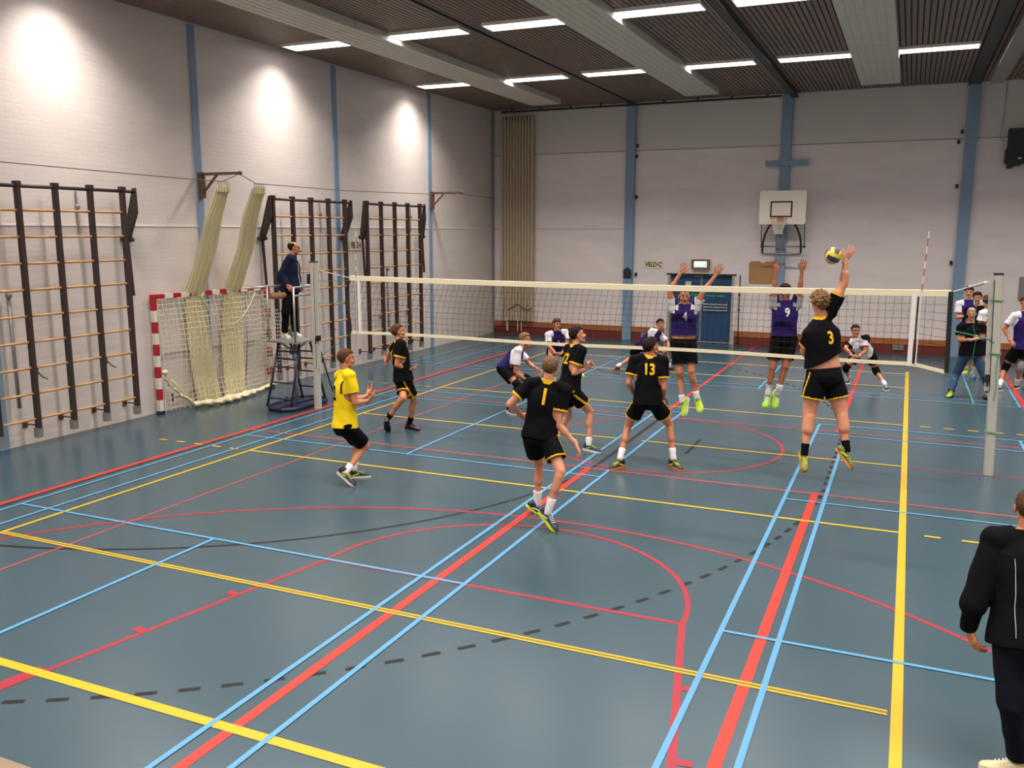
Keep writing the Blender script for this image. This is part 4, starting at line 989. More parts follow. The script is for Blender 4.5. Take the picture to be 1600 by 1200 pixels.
def wrinkle(co, amp, sc_=9.0, seed=0.0):
    s_ = np.sin(co[:, 0] * sc_ + seed + 1.7 * np.sin(co[:, 2] * sc_ * 0.8)) * np.sin(co[:, 2] * sc_ * 1.9 + seed * 2 + np.sin(co[:, 1] * sc_)) + 0.5 * np.sin((co[:, 0] + co[:, 2]) * sc_ * 3.1 + seed)
    return s_ * amp

def segd(c, a, b):
    """parameter along and distance from a segment"""
    ab = b - a; t = ((c - a) @ ab) / (ab @ ab); q = a + np.clip(t, 0, 1)[..., None] * ab if hasattr(t, '__len__') else a + min(max(t, 0), 1) * ab
    return t, np.linalg.norm(c - q, axis=-1)

def person(P, label, shirt=None, shorts=None, hair=('short', 'hair_dark'), skin='skin', shoes=('black', 'white', 'white'), sock='cloth_white', sock_h=0.11, hands=('relaxed', 'relaxed'), dors=None,
           number=None, front_number=None, pads=(), plant=True, build=1.0, long_sleeve=False, trousers=None, group=None, glasses=False, extra=None, floor_z=0.0, vox=0.012, belly=0.0, collar=True, legw=1.0):
    J = {k: V3(v) for k, v in P.items() if k not in ('H', 'tips')}; TIP = dict(zip('LR', P['tips'])); H = P['H']; h = H / 1.85; rnd = random.Random(hash_(label)); WT = build * 1.12; build = build * 1.04
    pel, nk, fwd, pf = J['pelvis'], J['neck'], nrm(J['fwd']), nrm(J['pf'])
    ax = nrm(nk - pel); T = np.linalg.norm(nk - pel); lat = nrm(np.cross(ax, fwd)); fw = nrm(np.cross(lat, ax))
    plat = nrm(np.cross((0, 0, 1), pf)); pfw = pf
    shl = nrm(J['shL'] - J['shR']); W = build
    root_xy = (J['anL'] + J['anR']) / 2
    root = thing('person', label, 'person', (root_xy[0], root_xy[1], floor_z), 0, group)
    off = np.array((root_xy[0], root_xy[1], floor_z))
    def add(name, me, **k): return link(name, me, root, tuple(-off), **k)
    def mid(t): return pel + ax * T * t
    def blend(t): return nrm(plat * (1 - t) + lat * t)
    # ---------------- the body, one continuous surface
    b = Blob()
    BODY = [(-0.12, .06, .05), (-0.07, .12, .075), (0.0, .156, .104), (0.15, .155, .108), (0.33, .140, .100), (0.5, .148, .106), (0.68, .162, .113), (0.82, .160, .100), (0.93, .085, .065)]
    LOOSE = [(-0.24, .12, .10), (-0.18, .182, .150), (0.0, .182, .150), (0.12, .174, .138), (0.33, .163, .122), (0.5, .166, .126), (0.68, .174, .128), (0.80, .170, .116), (0.90, .12, .09)]
    def loft(b, rings, g=0.0, N=20):
        vs = []
        for t, w_, d_ in rings:
            bl = (d_ + g) + (belly * math.exp(-((t - 0.3) / 0.22) ** 2)); X = blend(min(1, max(0, t / 0.75))); Y = nrm(np.cross(ax, X)); c = mid(t) + Y * belly * 0.5 * math.exp(-((t - 0.3) / 0.22) ** 2)
            for k in range(N):
                a = 2 * PI * k / N; vs.append(c + X * (w_ * h * WT + g) * math.cos(a) + Y * bl * h * WT * math.sin(a))
        M_ = len(rings); fs = [(i * N + k, i * N + (k + 1) % N, (i + 1) * N + (k + 1) % N, (i + 1) * N + k) for i in range(M_ - 1) for k in range(N)] + [tuple(range(N - 1, -1, -1)), tuple((M_ - 1) * N + k for k in range(N))]
        b.mb.add(vs, fs)
    def torso(b, g, low=True, top=True):
        gw = g
        loft(b, BODY if g == 0 else LOOSE, 0.0 if not long_sleeve else 0.008)
        b.cap(J['shL'] - shl * 0.02, J['shR'] + shl * 0.02, 0.054 * h * W + g, 0.054 * h * W + g)
        for s_ in 'LR': b.cap(nk + (J['head'] - nk) * 0.05, J['sh' + s_] * 0.8 + nk * 0.2, 0.048 * h + g * 1.2, 0.056 * h + g * 1.1)
        return
        if low: b.ell(mid(0.06), (0.160 * h * W + gw, 0.110 * h * W + gw, 0.125 * h + g), plat, nrm(np.cross((0, 0, 1), plat)), (0, 0, 1))
        X = blend(0.4); b.ell(mid(0.34), (0.142 * h * W + gw + belly * 0.3, 0.100 * h * W + gw + belly, 0.16 * h + g), X, nrm(np.cross(ax, X)), ax)
        X = blend(0.8); b.ell(mid(0.60), (0.158 * h * W + gw, 0.108 * h * W + gw + belly * 0.5, 0.17 * h + g), X, nrm(np.cross(ax, X)), ax)
        if top:
            b.ell(mid(0.80), (0.150 * h * W + gw, 0.100 * h * W + gw, 0.10 * h + g), lat, fw, ax)
            b.cap(J['shL'] - shl * 0.02, J['shR'] + shl * 0.02, 0.058 * h * W + g, 0.058 * h * W + g)
            for s_ in 'LR':
                b.cap(nk + (J['head'] - nk) * 0.05, J['sh' + s_] * 0.8 + nk * 0.2, 0.048 * h + g, 0.050 * h + g)
    torso(b, 0.0)
    for s_ in 'LR':
        sh, el, wr, hp, kn, an = (J[k + s_] for k in ('sh', 'el', 'wr', 'hip', 'kn', 'an'))
        b.ell(sh, (0.062 * h * W,) * 3); b.cap(sh, el, 0.052 * h * W, 0.040 * h * W); b.cap(sh + (el - sh) * 0.3, sh + (el - sh) * 0.65, 0.052 * h * W, 0.049 * h * W)
        b.cap(el, wr, 0.040 * h * W, 0.0275 * h); b.cap(el + (wr - el) * 0.15, el + (wr - el) * 0.4, 0.044 * h * W, 0.040 * h * W)
        thd = nrm(kn - hp); shd = nrm(an - kn); back = nrm(np.cross(np.cross(shd, pfw), shd)); bk = -back
        WL = W * (legw if not trousers else 0.9); b.cap(hp, kn, 0.086 * h * WL, 0.056 * h * WL); b.cap(hp + (kn - hp) * 0.1 - bk * 0.01, hp + (kn - hp) * 0.55 - bk * 0.01, 0.086 * h * WL, 0.076 * h * WL)
        b.ell(kn - bk * 0.006, (0.055 * h * WL,) * 3)
        b.cap(kn, an, 0.052 * h * WL, 0.037 * h); b.cap(kn + (an - kn) * 0.12 + bk * 0.014, kn + (an - kn) * 0.42 + bk * 0.014, 0.054 * h * WL, 0.050 * h * WL)
        b.cap(an, an + shd * 0.02, 0.036 * h, 0.034 * h)
    hd = J['head']; hf = nrm(J['hf']); hl = nrm(np.cross(nrm(hd - nk) * 0.5 + np.array((0, 0, 0.8)), hf)); hu = nrm(np.cross(hf, hl))
    b.cap(nk - ax * 0.03, nk * 0.25 + (hd - hf * 0.02 - hu * 0.045) * 0.75, 0.060 * h * min(W, 1.06), 0.056 * h * min(W, 1.06))
    co, fs = b.fused(vox, 6, 0.5)
    body_co, body_fs, body_mi = [co], list(fs), [np.zeros(len(fs), int)]; n = len(co)
    def merge(c, f, m):
        nonlocal n
        body_co.append(c); body_fs.extend([tuple(n + i for i in q) for q in f]); body_mi.append(np.asarray(m)); n += len(c)
    Rh = np.array([hf, hl, hu]).T; hs = 1.0 * h
    hc, hfa, hm = tpl('head'); merge((hc * hs) @ Rh.T + hd, hfa, hm)
    for s_, kind in zip('LR', hands):
        wr, ha, el = J['wr' + s_], V3(TIP[s_]), J['el' + s_]
        x = nrm(ha - wr)
        dn = None if dors is None else dors.get(s_)
        if dn is None: dn = lat * (1 if s_ == 'L' else -1)
        elif isinstance(dn, str): dn = {'back': -fw, 'front': fw, 'up': np.array((0, 0, 1.)), 'down': np.array((0, 0, -1.)), 'out': lat * (1 if s_ == 'L' else -1), 'in': lat * (-1 if s_ == 'L' else 1)}[dn]
        dn = V3(dn); z = nrm(dn - x * (dn @ x)); y = np.cross(z, x)
        c, f = tpl('hand', kind); c = c.copy()
        if s_ == 'L': c[:, 1] *= -1; f = [tuple(reversed(q)) for q in f]
        merge((c * h * 1.04) @ np.array([x, y, z]) + wr, f, np.zeros(len(f), int))
    me = make_mesh('body', np.vstack(body_co), body_fs, [skin, 'lips', 'eye_white', 'iris', hair[1]], np.concatenate(body_mi))
    body = add('body', me)
    # ---------------- hair
    if hair[0]:
        c, f = tpl('hair', hair[0]); add('hair', make_mesh('hair', (c * hs * 1.02) @ Rh.T + hd, f, [hair[1]]))
    if glasses:
        g_ = MB()
        for s_ in (1, -1): g_.tube([tuple(Rh @ (np.array((0.096, s_ * 0.032 + 0.022 * math.cos(a), 0.004 + 0.016 * math.sin(a))) * hs) + hd) for a in [2 * PI * i / 10 for i in range(10)]], 0.0025, 5, closed=True); g_.tube([tuple(Rh @ (np.array(q) * hs) + hd) for q in ((0.096, s_ * 0.054, 0.008), (0.04, s_ * 0.078, 0.010), (-0.01, s_ * 0.084, 0.008))], 0.0025, 5)
        add('glasses', g_.mesh('glasses', 'bracket_brown'))
        w_ = MB().tube([tuple(Rh @ (np.array(q) * hs) + hd) for q in ((0.092, 0, -0.058), (0.125, 0, -0.060))], 0.009, 8); add('whistle', w_.mesh('whistle', 'black_plastic'))
        w_ = MB().tube([tuple(Rh @ (np.array(q) * hs) + hd) for q in ((0.12, 0, -0.066), (0.128, 0.01, -0.11), (0.12, 0.02, -0.19), (0.09, 0.02, -0.24))], 0.003, 5); add('whistle_cord', w_.mesh('whistle_cord', 'black_plastic'))
    # ---------------- shirt
    colr = shirt or {}
    g = 0.020 if not long_sleeve else 0.022
    b = Blob(); torso(b, g)
    hem_t = colr.get('hem', -0.06)
    b.cap(nk - ax * 0.05, nk + (hd - nk) * 0.30, 0.066 * h + g * .6, 0.058 * h + g * .5)
    slv = 0.62 if not long_sleeve else 1.0
    b.ell(nk - ax * 0.07 * h, (0.125 * h * W, 0.078 * h * W + g, 0.075 * h), lat, fw, ax)
    for s_ in 'LR':
        sh, el, wr = J['sh' + s_], J['el' + s_], J['wr' + s_]
        b.ell(sh, (0.058 * h * W + g,) * 3); b.cap(sh, sh + (el - sh) * (slv + 0.06), 0.056 * h * W + g, (0.058 if not long_sleeve else 0.05) * h * W + g)
        if long_sleeve: b.cap(el, wr, 0.046 * h * W + g, 0.030 * h + g * 0.9)
    co, fs = b.fused(vox, 9, 0.5)
    hd_ = nrm(-ax - lat * colr.get('tilt', 0.0))
    hp_ = mid(hem_t); co, fs = cut(co, fs, hp_, hd_)
    nkp = nk + (hd - nk) * 0.20; co, fs = cut(co, fs, nkp, nrm(hd - nk), lambda c: np.linalg.norm(c - nkp) < 0.11)
    ends = {}
    for s_ in 'LR':
        sh, el, wr = J['sh' + s_], J['el' + s_], J['wr' + s_]
        if long_sleeve: ep = wr - nrm(wr - el) * 0.01; d = nrm(wr - el)
        else: ep = sh + (el - sh) * slv; d = nrm(el - sh)
        co, fs = cut(co, fs, ep, d, lambda c, ep=ep: np.linalg.norm(c - ep) < 0.125 * h); ends[s_] = (ep, d)
    cs = centers(co, fs); mi = np.zeros(len(fs), int)
    mats = ['cloth_' + colr.get('main', 'black'), 'cloth_' + colr.get('sleeve', colr.get('main', 'black')), 'cloth_' + colr.get('trim', colr.get('main', 'black'))]
    if colr.get('sleeve'):
        u = (cs - nk) @ lat; v = (cs - pel) @ ax / T
        for s_, sg in (('L', 1), ('R', -1)):
            t, d = segd(cs, J['sh' + s_], J['el' + s_])
            mi[(t > -0.2) & (d < 0.12 * h) & (sg * u > 0.145 * h)] = 1
            mi[(v > 0.88) & (sg * u > 0.095 * h) & (np.abs(u) < 0.3) & (t < 0.2)] = 1
    if colr.get('trim'):
        for s_ in 'LR':
            ep, d = ends[s_]; r = cs - ep; mi[(np.abs(r @ d) < 0.022) & (np.linalg.norm(r, axis=1) < 0.12 * h)] = 2
        if collar: mi[np.linalg.norm(cs - nkp, axis=1) < 0.088 * h] = 2
    # creases
    nv = co - (pel + np.outer(((co - pel) @ ax), ax)); ln = np.linalg.norm(nv, axis=1)[:, None] + 1e-6
    co = co + nv / ln * wrinkle(co, 0.0035, 11, rnd.random() * 9)[:, None]
    shm = make_mesh('shirt', co, fs, mats, mi); nm_s = 'jacket' if long_sleeve else 'shirt'
    sh_o = add(nm_s, shm)
    # ---------------- shorts or trousers
    b = Blob(); sc_ = shorts or {}
    g = 0.016
    loft(b, [(-0.18, .12, .10), (-0.10, .156, .132), (0.0, .162, .138), (0.12, .156, .122), (0.26, .146, .108), (0.30, .13, .09)])
    ln_ = sc_.get('len', 0.62)
    for s_ in 'LR':
        hp, kn, an = J['hip' + s_], J['kn' + s_], J['an' + s_]
        if trousers:
            b.cap(hp, kn, 0.092 * h * W + g * 0.8, 0.060 * h + 0.022); b.cap(kn, an, 0.060 * h + 0.020, 0.048 * h + 0.018)
            b.cap(kn + (an - kn) * 0.3, kn + (an - kn) * 0.55, 0.062 * h + 0.014, 0.056 * h + 0.016)
        else:
            e_ = hp + (kn - hp) * (ln_ + 0.08); b.cap(hp, e_, 0.094 * h * W + g, (0.096 if ln_ < 0.7 else 0.084) * h * W + g)
    co, fs = b.fused(vox, 6, 0.5)
    co, fs = cut(co, fs, mid(sc_.get('top', 0.17)), ax)
    e2 = {}
    for s_ in 'LR':
        hp, kn, an = J['hip' + s_], J['kn' + s_], J['an' + s_]
        if trousers: ep = an + nrm(kn - an) * 0.015; d = nrm(an - kn); rr = 0.14
        else: ep = hp + (kn - hp) * ln_; d = nrm(kn - hp); rr = 0.19
        other = J['hip' + ('R' if s_ == 'L' else 'L')]; okn = J['kn' + ('R' if s_ == 'L' else 'L')]
        def sel(c, hp=hp, kn=kn, an=an, other=other, okn=okn, ep=ep, rr=rr):
            if np.linalg.norm(c - ep) > rr: return False
            return segd(c, hp, kn)[1] < segd(c, other, okn)[1] + 0.005 if not trousers else True
        co, fs = cut(co, fs, ep, d, sel); e2[s_] = (ep, d)
    cs = centers(co, fs); mi = np.zeros(len(fs), int); mats = ['cloth_' + (trousers or sc_.get('main', 'black')), 'cloth_' + sc_.get('trim', sc_.get('main', 'black'))]
    if sc_.get('trim'):
        for s_ in 'LR':
            ep, d = e2[s_]; r = cs - ep; mi[(np.abs(r @ d) < 0.015) & (np.linalg.norm(r, axis=1) < 0.15)] = 1
            sgn = 1 if s_ == 'L' else -1; hp, kn = J['hip' + s_], J['kn' + s_]; t, dd = segd(cs, hp, kn)
            q = cs - (hp + np.outer(np.clip(t, 0, 1), kn - hp)); a = np.arctan2(q @ pfw, q @ plat * sgn)
            mi[(np.abs(a + 0.25 - 0.5 * t) < 0.10) & (t > -0.1) & (q @ plat * sgn > 0) & (dd > 0.05)] = 1
    co = co + wrinkle(co, 0.003, 14, rnd.random() * 9)[:, None] * nrm(pfw + plat * 0.3)
    add('trousers' if trousers else 'shorts', make_mesh('shorts', co, fs, mats, mi))
    # ---------------- socks, shoes, knee pads
    cu, cso, cla = shoes
    for s_ in 'LR':
        kn, an, to = J['kn' + s_], J['an' + s_], J['to' + s_]; shd = nrm(kn - an)
        if not trousers:
            k_ = MB().tube([tuple(an - shd * 0.03), tuple(an), tuple(an + shd * sock_h * 0.5), tuple(an + shd * sock_h), tuple(an + shd * (sock_h + 0.012))], [0.038 * h, 0.044 * h, 0.044 * h, 0.050 * h, 0.047 * h], 14)
            add('sock', k_.mesh('sock', sock, True))
        d = nrm(to - an)
        if plant:
            x = nrm(np.array((d[0], d[1], 0)) if d[2] > -0.62 else nrm(np.array((d[0], d[1], d[2] * 0.75)))); up = nrm(np.array((0, 0, 1.)) - x * x[2])
        else:
            base = nrm(shd - d * (shd @ d)); x = nrm(d + base * 0.32); up = nrm(shd - x * (shd @ x))
        if plant and np.dot(up, [0, 0, 1]) < 0.3: up = nrm(shd - x * (shd @ x))
        y = np.cross(up, x); R_ = np.array([x, y, up]).T
        me_u, me_s, me_l = tpl('shoe', cu, cso, cla)
        pos = an.copy()
        if plant:
            zz_ = min((R_ @ (np.array(q) * h * 1.05))[2] for q in ((-0.08, 0, -0.094), (0.20, 0, -0.094), (0.12, 0.05, -0.094), (0.12, -0.05, -0.094))) + pos[2]
            dz = floor_z + 0.001 - zz_
            if abs(dz) < 0.09: pos[2] += dz
        M = Matrix.Translation(Vector(pos - off)) @ Matrix(R_.tolist()).to_4x4() @ Matrix.Scale(h * 1.05, 4)
        so = bpy.data.objects.new('shoe', me_u); COL.objects.link(so); so.parent = root; so.matrix_local = M
        for nm_, m_ in (('sole', me_s), ('laces', me_l)):
            q = bpy.data.objects.new(nm_, m_); COL.objects.link(q); q.parent = so
        if s_ in pads:
            hp = J['hip' + s_]; a = kn + nrm(hp - kn) * 0.10; c = kn - nrm(kn - an) * 0.10
            k_ = MB().tube([tuple(a), tuple(a * 0.5 + kn * 0.5), tuple(kn + pfw * 0.008), tuple(c * 0.5 + kn * 0.5), tuple(c)], [0.074 * h, 0.076 * h, 0.078 * h, 0.070 * h, 0.064 * h], 14)
            add('knee_pad', k_.mesh('knee_pad', 'cloth_' + (pads[s_] if isinstance(pads, dict) else 'black'), True))
    # ---------------- printed numbers and marks, laid on the cloth
    bv = BVHTree.FromPolygons([tuple(v.co) for v in shm.vertices], [tuple(p.vertices) for p in shm.polygons])
    def print_on(txt, m, size, t, u, side, xs=0.8, roll=0.0, name='number'):
        me_ = text_mesh(txt, size, 0.0, bold=True, xs=xs)
        bm = bmesh.new(); bm.from_mesh(me_); bmesh.ops.triangulate(bm, faces=bm.faces)
        for _ in range(2):
            lg = [e for e in bm.edges if e.calc_length() > 0.03]
            if lg: bmesh.ops.subdivide_edges(bm, edges=lg, cuts=1); bmesh.ops.triangulate(bm, faces=bm.faces)
        dirv = fw * side; X = lat * side if side < 0 else lat
        X = nrm(np.cross(ax, dirv)); org = mid(t) + X * u + dirv * 0.6
        cr, sr = math.cos(roll), math.sin(roll)
        for v in bm.verts:
            a, c = v.co.x * cr - v.co.y * sr, v.co.x * sr + v.co.y * cr
            p = org + X * a + ax * c; hit = bv.ray_cast(Vector(p), Vector(-dirv), 1.2)
            v.co = Vector(V3(hit[0]) + dirv * 0.005) if hit[0] else Vector(org + X * a + ax * c - dirv * 0.45)
        bm.to_mesh(me_); bm.free(); me_.materials.clear(); me_.materials.append(MATS[m]); 
        q = bpy.data.objects.new(name, me_); COL.objects.link(q); q.parent = sh_o
    for args in (number or []): print_on(*args)
    root['kind_'] = 'x'; del root['kind_']
    return root, sh_o, J
POSES = {
'libero_yellow': {'H': 1.86, 'tips': [[2.36, -3.272, 1.159], [2.62, -3.596, 1.171]], 'pelvis': [2.299, -3.833, 0.746], 'neck': [2.255, -3.733, 1.429], 'shL': [2.1, -3.628, 1.357], 'shR': [2.416, -3.851, 1.41], 'hipL': [2.221, -3.776, 0.746], 'hipR': [2.377, -3.89, 0.746], 'head': [2.266, -3.696, 1.602], 'hf': [0.776, 0.63, 0.0], 'fwd': [0.594, 0.801, -0.08], 'pf': [0.587, 0.81, 0.0], 'elL': [2.318, -3.551, 1.046], 'wrL': [2.317, -3.321, 1.059], 'elR': [2.498, -3.876, 1.067], 'wrR': [2.559, -3.658, 1.067], 'knL': [2.222, -3.425, 0.417], 'anL': [2.304, -3.669, 0.12], 'toL': [2.436, -3.568, 0.03], 'knR': [2.456, -3.608, 0.437], 'anR': [2.4, -3.997, 0.17], 'toR': [2.569, -4.006, 0.03]},
'left_black': {'H': 1.88, 'tips': [[0.881, -0.561, 1.152], [1.701, -0.924, 1.069]], 'pelvis': [1.472, -0.99, 0.874], 'neck': [1.382, -0.958, 1.474], 'shL': [1.254, -0.819, 1.4], 'shR': [1.524, -1.103, 1.455], 'hipL': [1.404, -0.92, 0.874], 'hipR': [1.54, -1.06, 0.874], 'head': [1.376, -0.942, 1.629], 'hf': [0.816, 0.552, 0.174], 'fwd': [0.71, 0.701, 0.07], 'pf': [0.718, 0.696, 0.0], 'elL': [1.061, -0.725, 1.227], 'wrL': [0.919, -0.607, 1.051], 'elR': [1.477, -1.188, 1.133], 'wrR': [1.587, -0.997, 1.03], 'knL': [1.581, -1.183, 0.597], 'anL': [1.264, -1.174, 0.22], 'toL': [1.207, -1.051, 0.04], 'knR': [1.574, -0.83, 0.493], 'anR': [1.466, -0.807, 0.09], 'toR': [1.733, -0.87, 0.03]},
'back_one': {'H': 1.9, 'tips': [[5.008, -4.056, 1.113], [5.695, -4.22, 0.786]], 'pelvis': [5.222, -4.284, 0.994], 'neck': [5.267, -4.159, 1.573], 'shL': [5.071, -4.213, 1.552], 'shR': [5.457, -4.126, 1.503], 'hipL': [5.126, -4.308, 0.994], 'hipR': [5.318, -4.26, 0.994], 'head': [5.29, -4.123, 1.736], 'hf': [0.068, 0.998, 0.0], 'fwd': [-0.262, 0.947, -0.184], 'pf': [-0.243, 0.97, 0.0], 'elL': [4.881, -4.347, 1.328], 'wrL': [4.955, -4.155, 1.165], 'elR': [5.421, -4.228, 1.125], 'wrR': [5.628, -4.208, 0.915], 'knL': [5.125, -4.043, 0.592], 'anL': [5.094, -4.037, 0.11], 'toL': [5.153, -4.003, 0.03], 'knR': [5.541, -4.448, 0.65], 'anR': [5.427, -4.53, 0.2], 'toR': [5.58, -4.591, 0.05]},
'back_twelve': {'H': 1.93, 'tips': [[4.494, -0.409, 1.254], [4.626, -0.885, 1.316]], 'pelvis': [4.354, -1.01, 0.9], 'neck': [4.407, -0.902, 1.546], 'shL': [4.249, -0.778, 1.489], 'shR': [4.557, -1.041, 1.508], 'hipL': [4.278, -0.944, 0.9], 'hipR': [4.43, -1.076, 0.9], 'head': [4.434, -0.871, 1.717], 'hf': [0.855, 0.475, 0.208], 'fwd': [0.651, 0.738, -0.177], 'pf': [0.655, 0.756, 0.0], 'elL': [4.385, -0.659, 1.241], 'wrL': [4.443, -0.439, 1.175], 'elR': [4.474, -1.126, 1.187], 'wrR': [4.57, -0.92, 1.221], 'knL': [4.26, -0.772, 0.456], 'anL': [4.137, -1.04, 0.12], 'toL': [4.234, -1.127, 0.03], 'knR': [4.628, -0.824, 0.567], 'anR': [4.669, -0.979, 0.1], 'toR': [4.932, -1.07, 0.03]},
'thirteen': {'H': 1.88, 'tips': [[5.527, -1.358, 0.935], [5.9, -1.336, 0.834]], 'pelvis': [5.708, -1.546, 0.928], 'neck': [5.686, -1.463, 1.539], 'shL': [5.501, -1.534, 1.495], 'shR': [5.875, -1.405, 1.491], 'hipL': [5.616, -1.578, 0.928], 'hipR': [5.8, -1.514, 0.928], 'head': [5.712, -1.438, 1.679], 'hf': [0.633, 0.73, 0.259], 'fwd': [-0.325, 0.936, -0.138], 'pf': [-0.327, 0.945, 0.0], 'elL': [5.446, -1.606, 1.178], 'wrL': [5.484, -1.441, 1.01], 'elR': [5.906, -1.465, 1.117], 'wrR': [5.867, -1.325, 0.929], 'knL': [5.413, -1.473, 0.543], 'anL': [5.379, -1.698, 0.13], 'toL': [5.317, -1.846, 0.04], 'knR': [5.956, -1.274, 0.571], 'anR': [6.054, -1.394, 0.13], 'toR': [6.22, -1.549, 0.04]},
'attacker': {'H': 1.98, 'tips': [[7.889, -1.232, 1.538], [8.224, -1.308, 3.068]], 'pelvis': [7.981, -1.5, 1.432], 'neck': [7.88, -1.442, 2.147], 'shL': [7.785, -1.54, 1.958], 'shR': [7.989, -1.352, 2.239], 'hipL': [7.896, -1.558, 1.432], 'hipR': [8.066, -1.442, 1.432], 'head': [7.86, -1.429, 2.348], 'hf': [-0.484, 0.871, -0.087], 'fwd': [-0.546, 0.825, -0.144], 'pf': [-0.56, 0.828, 0.0], 'elL': [7.711, -1.451, 1.731], 'wrL': [7.829, -1.286, 1.575], 'elR': [8.133, -1.324, 2.615], 'wrR': [8.131, -1.316, 2.893], 'knL': [7.832, -1.617, 0.969], 'anL': [7.818, -1.739, 0.468], 'toL': [7.85, -1.871, 0.278], 'knR': [8.206, -1.495, 0.978], 'anR': [8.309, -1.596, 0.528], 'toR': [8.436, -1.665, 0.243]},
'block_left': {'H': 1.93, 'tips': [[6.248, 0.586, 2.746], [5.706, 0.439, 2.782]], 'pelvis': [5.717, 0.45, 1.517], 'neck': [5.697, 0.494, 2.106], 'shL': [5.861, 0.547, 2.059], 'shR': [5.536, 0.434, 2.056], 'hipL': [5.812, 0.483, 1.517], 'hipR': [5.622, 0.417, 1.517], 'head': [5.691, 0.502, 2.235], 'hf': [0.327, -0.945, 0.0], 'fwd': [0.325, -0.942, 0.082], 'pf': [0.327, -0.945, 0.0], 'elL': [5.975, 0.514, 2.312], 'wrL': [6.161, 0.564, 2.589], 'elR': [5.488, 0.369, 2.327], 'wrR': [5.638, 0.417, 2.605], 'knL': [5.874, 0.358, 1.093], 'anL': [5.976, 0.375, 0.681], 'toL': [6.045, 0.325, 0.451], 'knR': [5.701, 0.328, 1.066], 'anR': [5.77, 0.269, 0.622], 'toR': [5.8, 0.222, 0.368]},
'block_right': {'H': 1.86, 'tips': [[7.445, 0.579, 2.859], [7.051, 0.444, 2.857]], 'pelvis': [7.226, 0.5, 1.638], 'neck': [7.21, 0.541, 2.202], 'shL': [7.365, 0.6, 2.155], 'shR': [7.057, 0.475, 2.156], 'hipL': [7.316, 0.536, 1.638], 'hipR': [7.136, 0.464, 1.638], 'head': [7.202, 0.549, 2.345], 'hf': [0.376, -0.927, 0.0], 'fwd': [0.375, -0.924, 0.077], 'pf': [0.376, -0.927, 0.0], 'elL': [7.408, 0.559, 2.397], 'wrL': [7.42, 0.572, 2.671], 'elR': [7.058, 0.428, 2.395], 'wrR': [7.061, 0.44, 2.669], 'knL': [7.275, 0.413, 1.245], 'anL': [7.189, 0.381, 0.834], 'toL': [7.183, 0.293, 0.623], 'knR': [7.099, 0.345, 1.233], 'anR': [7.057, 0.323, 0.833], 'toR': [7.034, 0.214, 0.654]},
'crouch_left': {'H': 1.85, 'tips': [[2.8, 1.622, 0.675], [2.873, 1.354, 0.496]], 'pelvis': [2.215, 1.344, 0.748], 'neck': [2.464, 1.505, 1.11], 'shL': [2.381, 1.67, 1.034], 'shR': [2.499, 1.308, 1.114], 'hipL': [2.2, 1.439, 0.748], 'hipR': [2.23, 1.249, 0.748], 'head': [2.542, 1.561, 1.285], 'hf': [0.987, 0.158, 0.0], 'fwd': [0.833, -0.051, -0.551], 'pf': [0.987, 0.158, 0.0], 'elL': [2.54, 1.75, 0.82], 'wrL': [2.74, 1.611, 0.756], 'elR': [2.483, 1.231, 0.711], 'wrR': [2.74, 1.31, 0.552], 'knL': [2.542, 1.657, 0.545], 'anL': [2.661, 1.625, 0.1], 'toL': [2.908, 1.46, 0.03], 'knR': [2.594, 1.125, 0.512], 'anR': [2.444, 1.064, 0.1], 'toR': [2.687, 0.858, 0.03]},
'two': {'H': 1.85, 'tips': [[1.914, 4.942, 0.55], [1.941, 4.871, 0.56]], 'pelvis': [1.692, 5.312, 0.651], 'neck': [1.809, 5.041, 1.034], 'shL': [1.959, 5.173, 1.023], 'shR': [1.637, 4.961, 0.972], 'hipL': [1.767, 5.373, 0.651], 'hipR': [1.617, 5.251, 0.651], 'head': [1.801, 5.057, 1.204], 'hf': [0.756, -0.655, 0.0], 'fwd': [0.603, -0.552, -0.576], 'pf': [0.63, -0.776, 0.0], 'elL': [2.03, 5.11, 0.78], 'wrL': [1.977, 4.974, 0.606], 'elR': [1.689, 4.888, 0.73], 'wrR': [1.86, 4.844, 0.587], 'knL': [1.776, 5.715, 0.399], 'anL': [2.132, 5.565, 0.1], 'toL': [2.431, 5.376, 0.03], 'knR': [1.734, 4.856, 0.521], 'anR': [1.688, 5.059, 0.1], 'toR': [1.812, 4.902, 0.03]},
'lunge': {'H': 1.85, 'tips': [[3.816, 6.897, 0.502], [3.878, 6.64, 0.596]], 'pelvis': [3.264, 6.828, 0.586], 'neck': [3.634, 6.845, 0.934], 'shL': [3.656, 7.017, 0.835], 'shR': [3.544, 6.67, 0.97], 'hipL': [3.32, 6.906, 0.586], 'hipR': [3.208, 6.75, 0.586], 'head': [3.681, 6.876, 1.113], 'hf': [0.81, -0.587, 0.0], 'fwd': [0.481, -0.737, -0.475], 'pf': [0.81, -0.587, 0.0], 'elL': [3.835, 7.04, 0.667], 'wrL': [3.871, 6.915, 0.533], 'elR': [3.58, 6.621, 0.672], 'wrR': [3.794, 6.619, 0.594], 'knL': [3.807, 6.933, 0.482], 'anL': [3.87, 7.096, 0.1], 'toL': [4.002, 7.004, 0.03], 'knR': [2.963, 6.928, 0.251], 'anR': [2.763, 6.56, 0.12], 'toR': [2.731, 6.322, 0.03]},
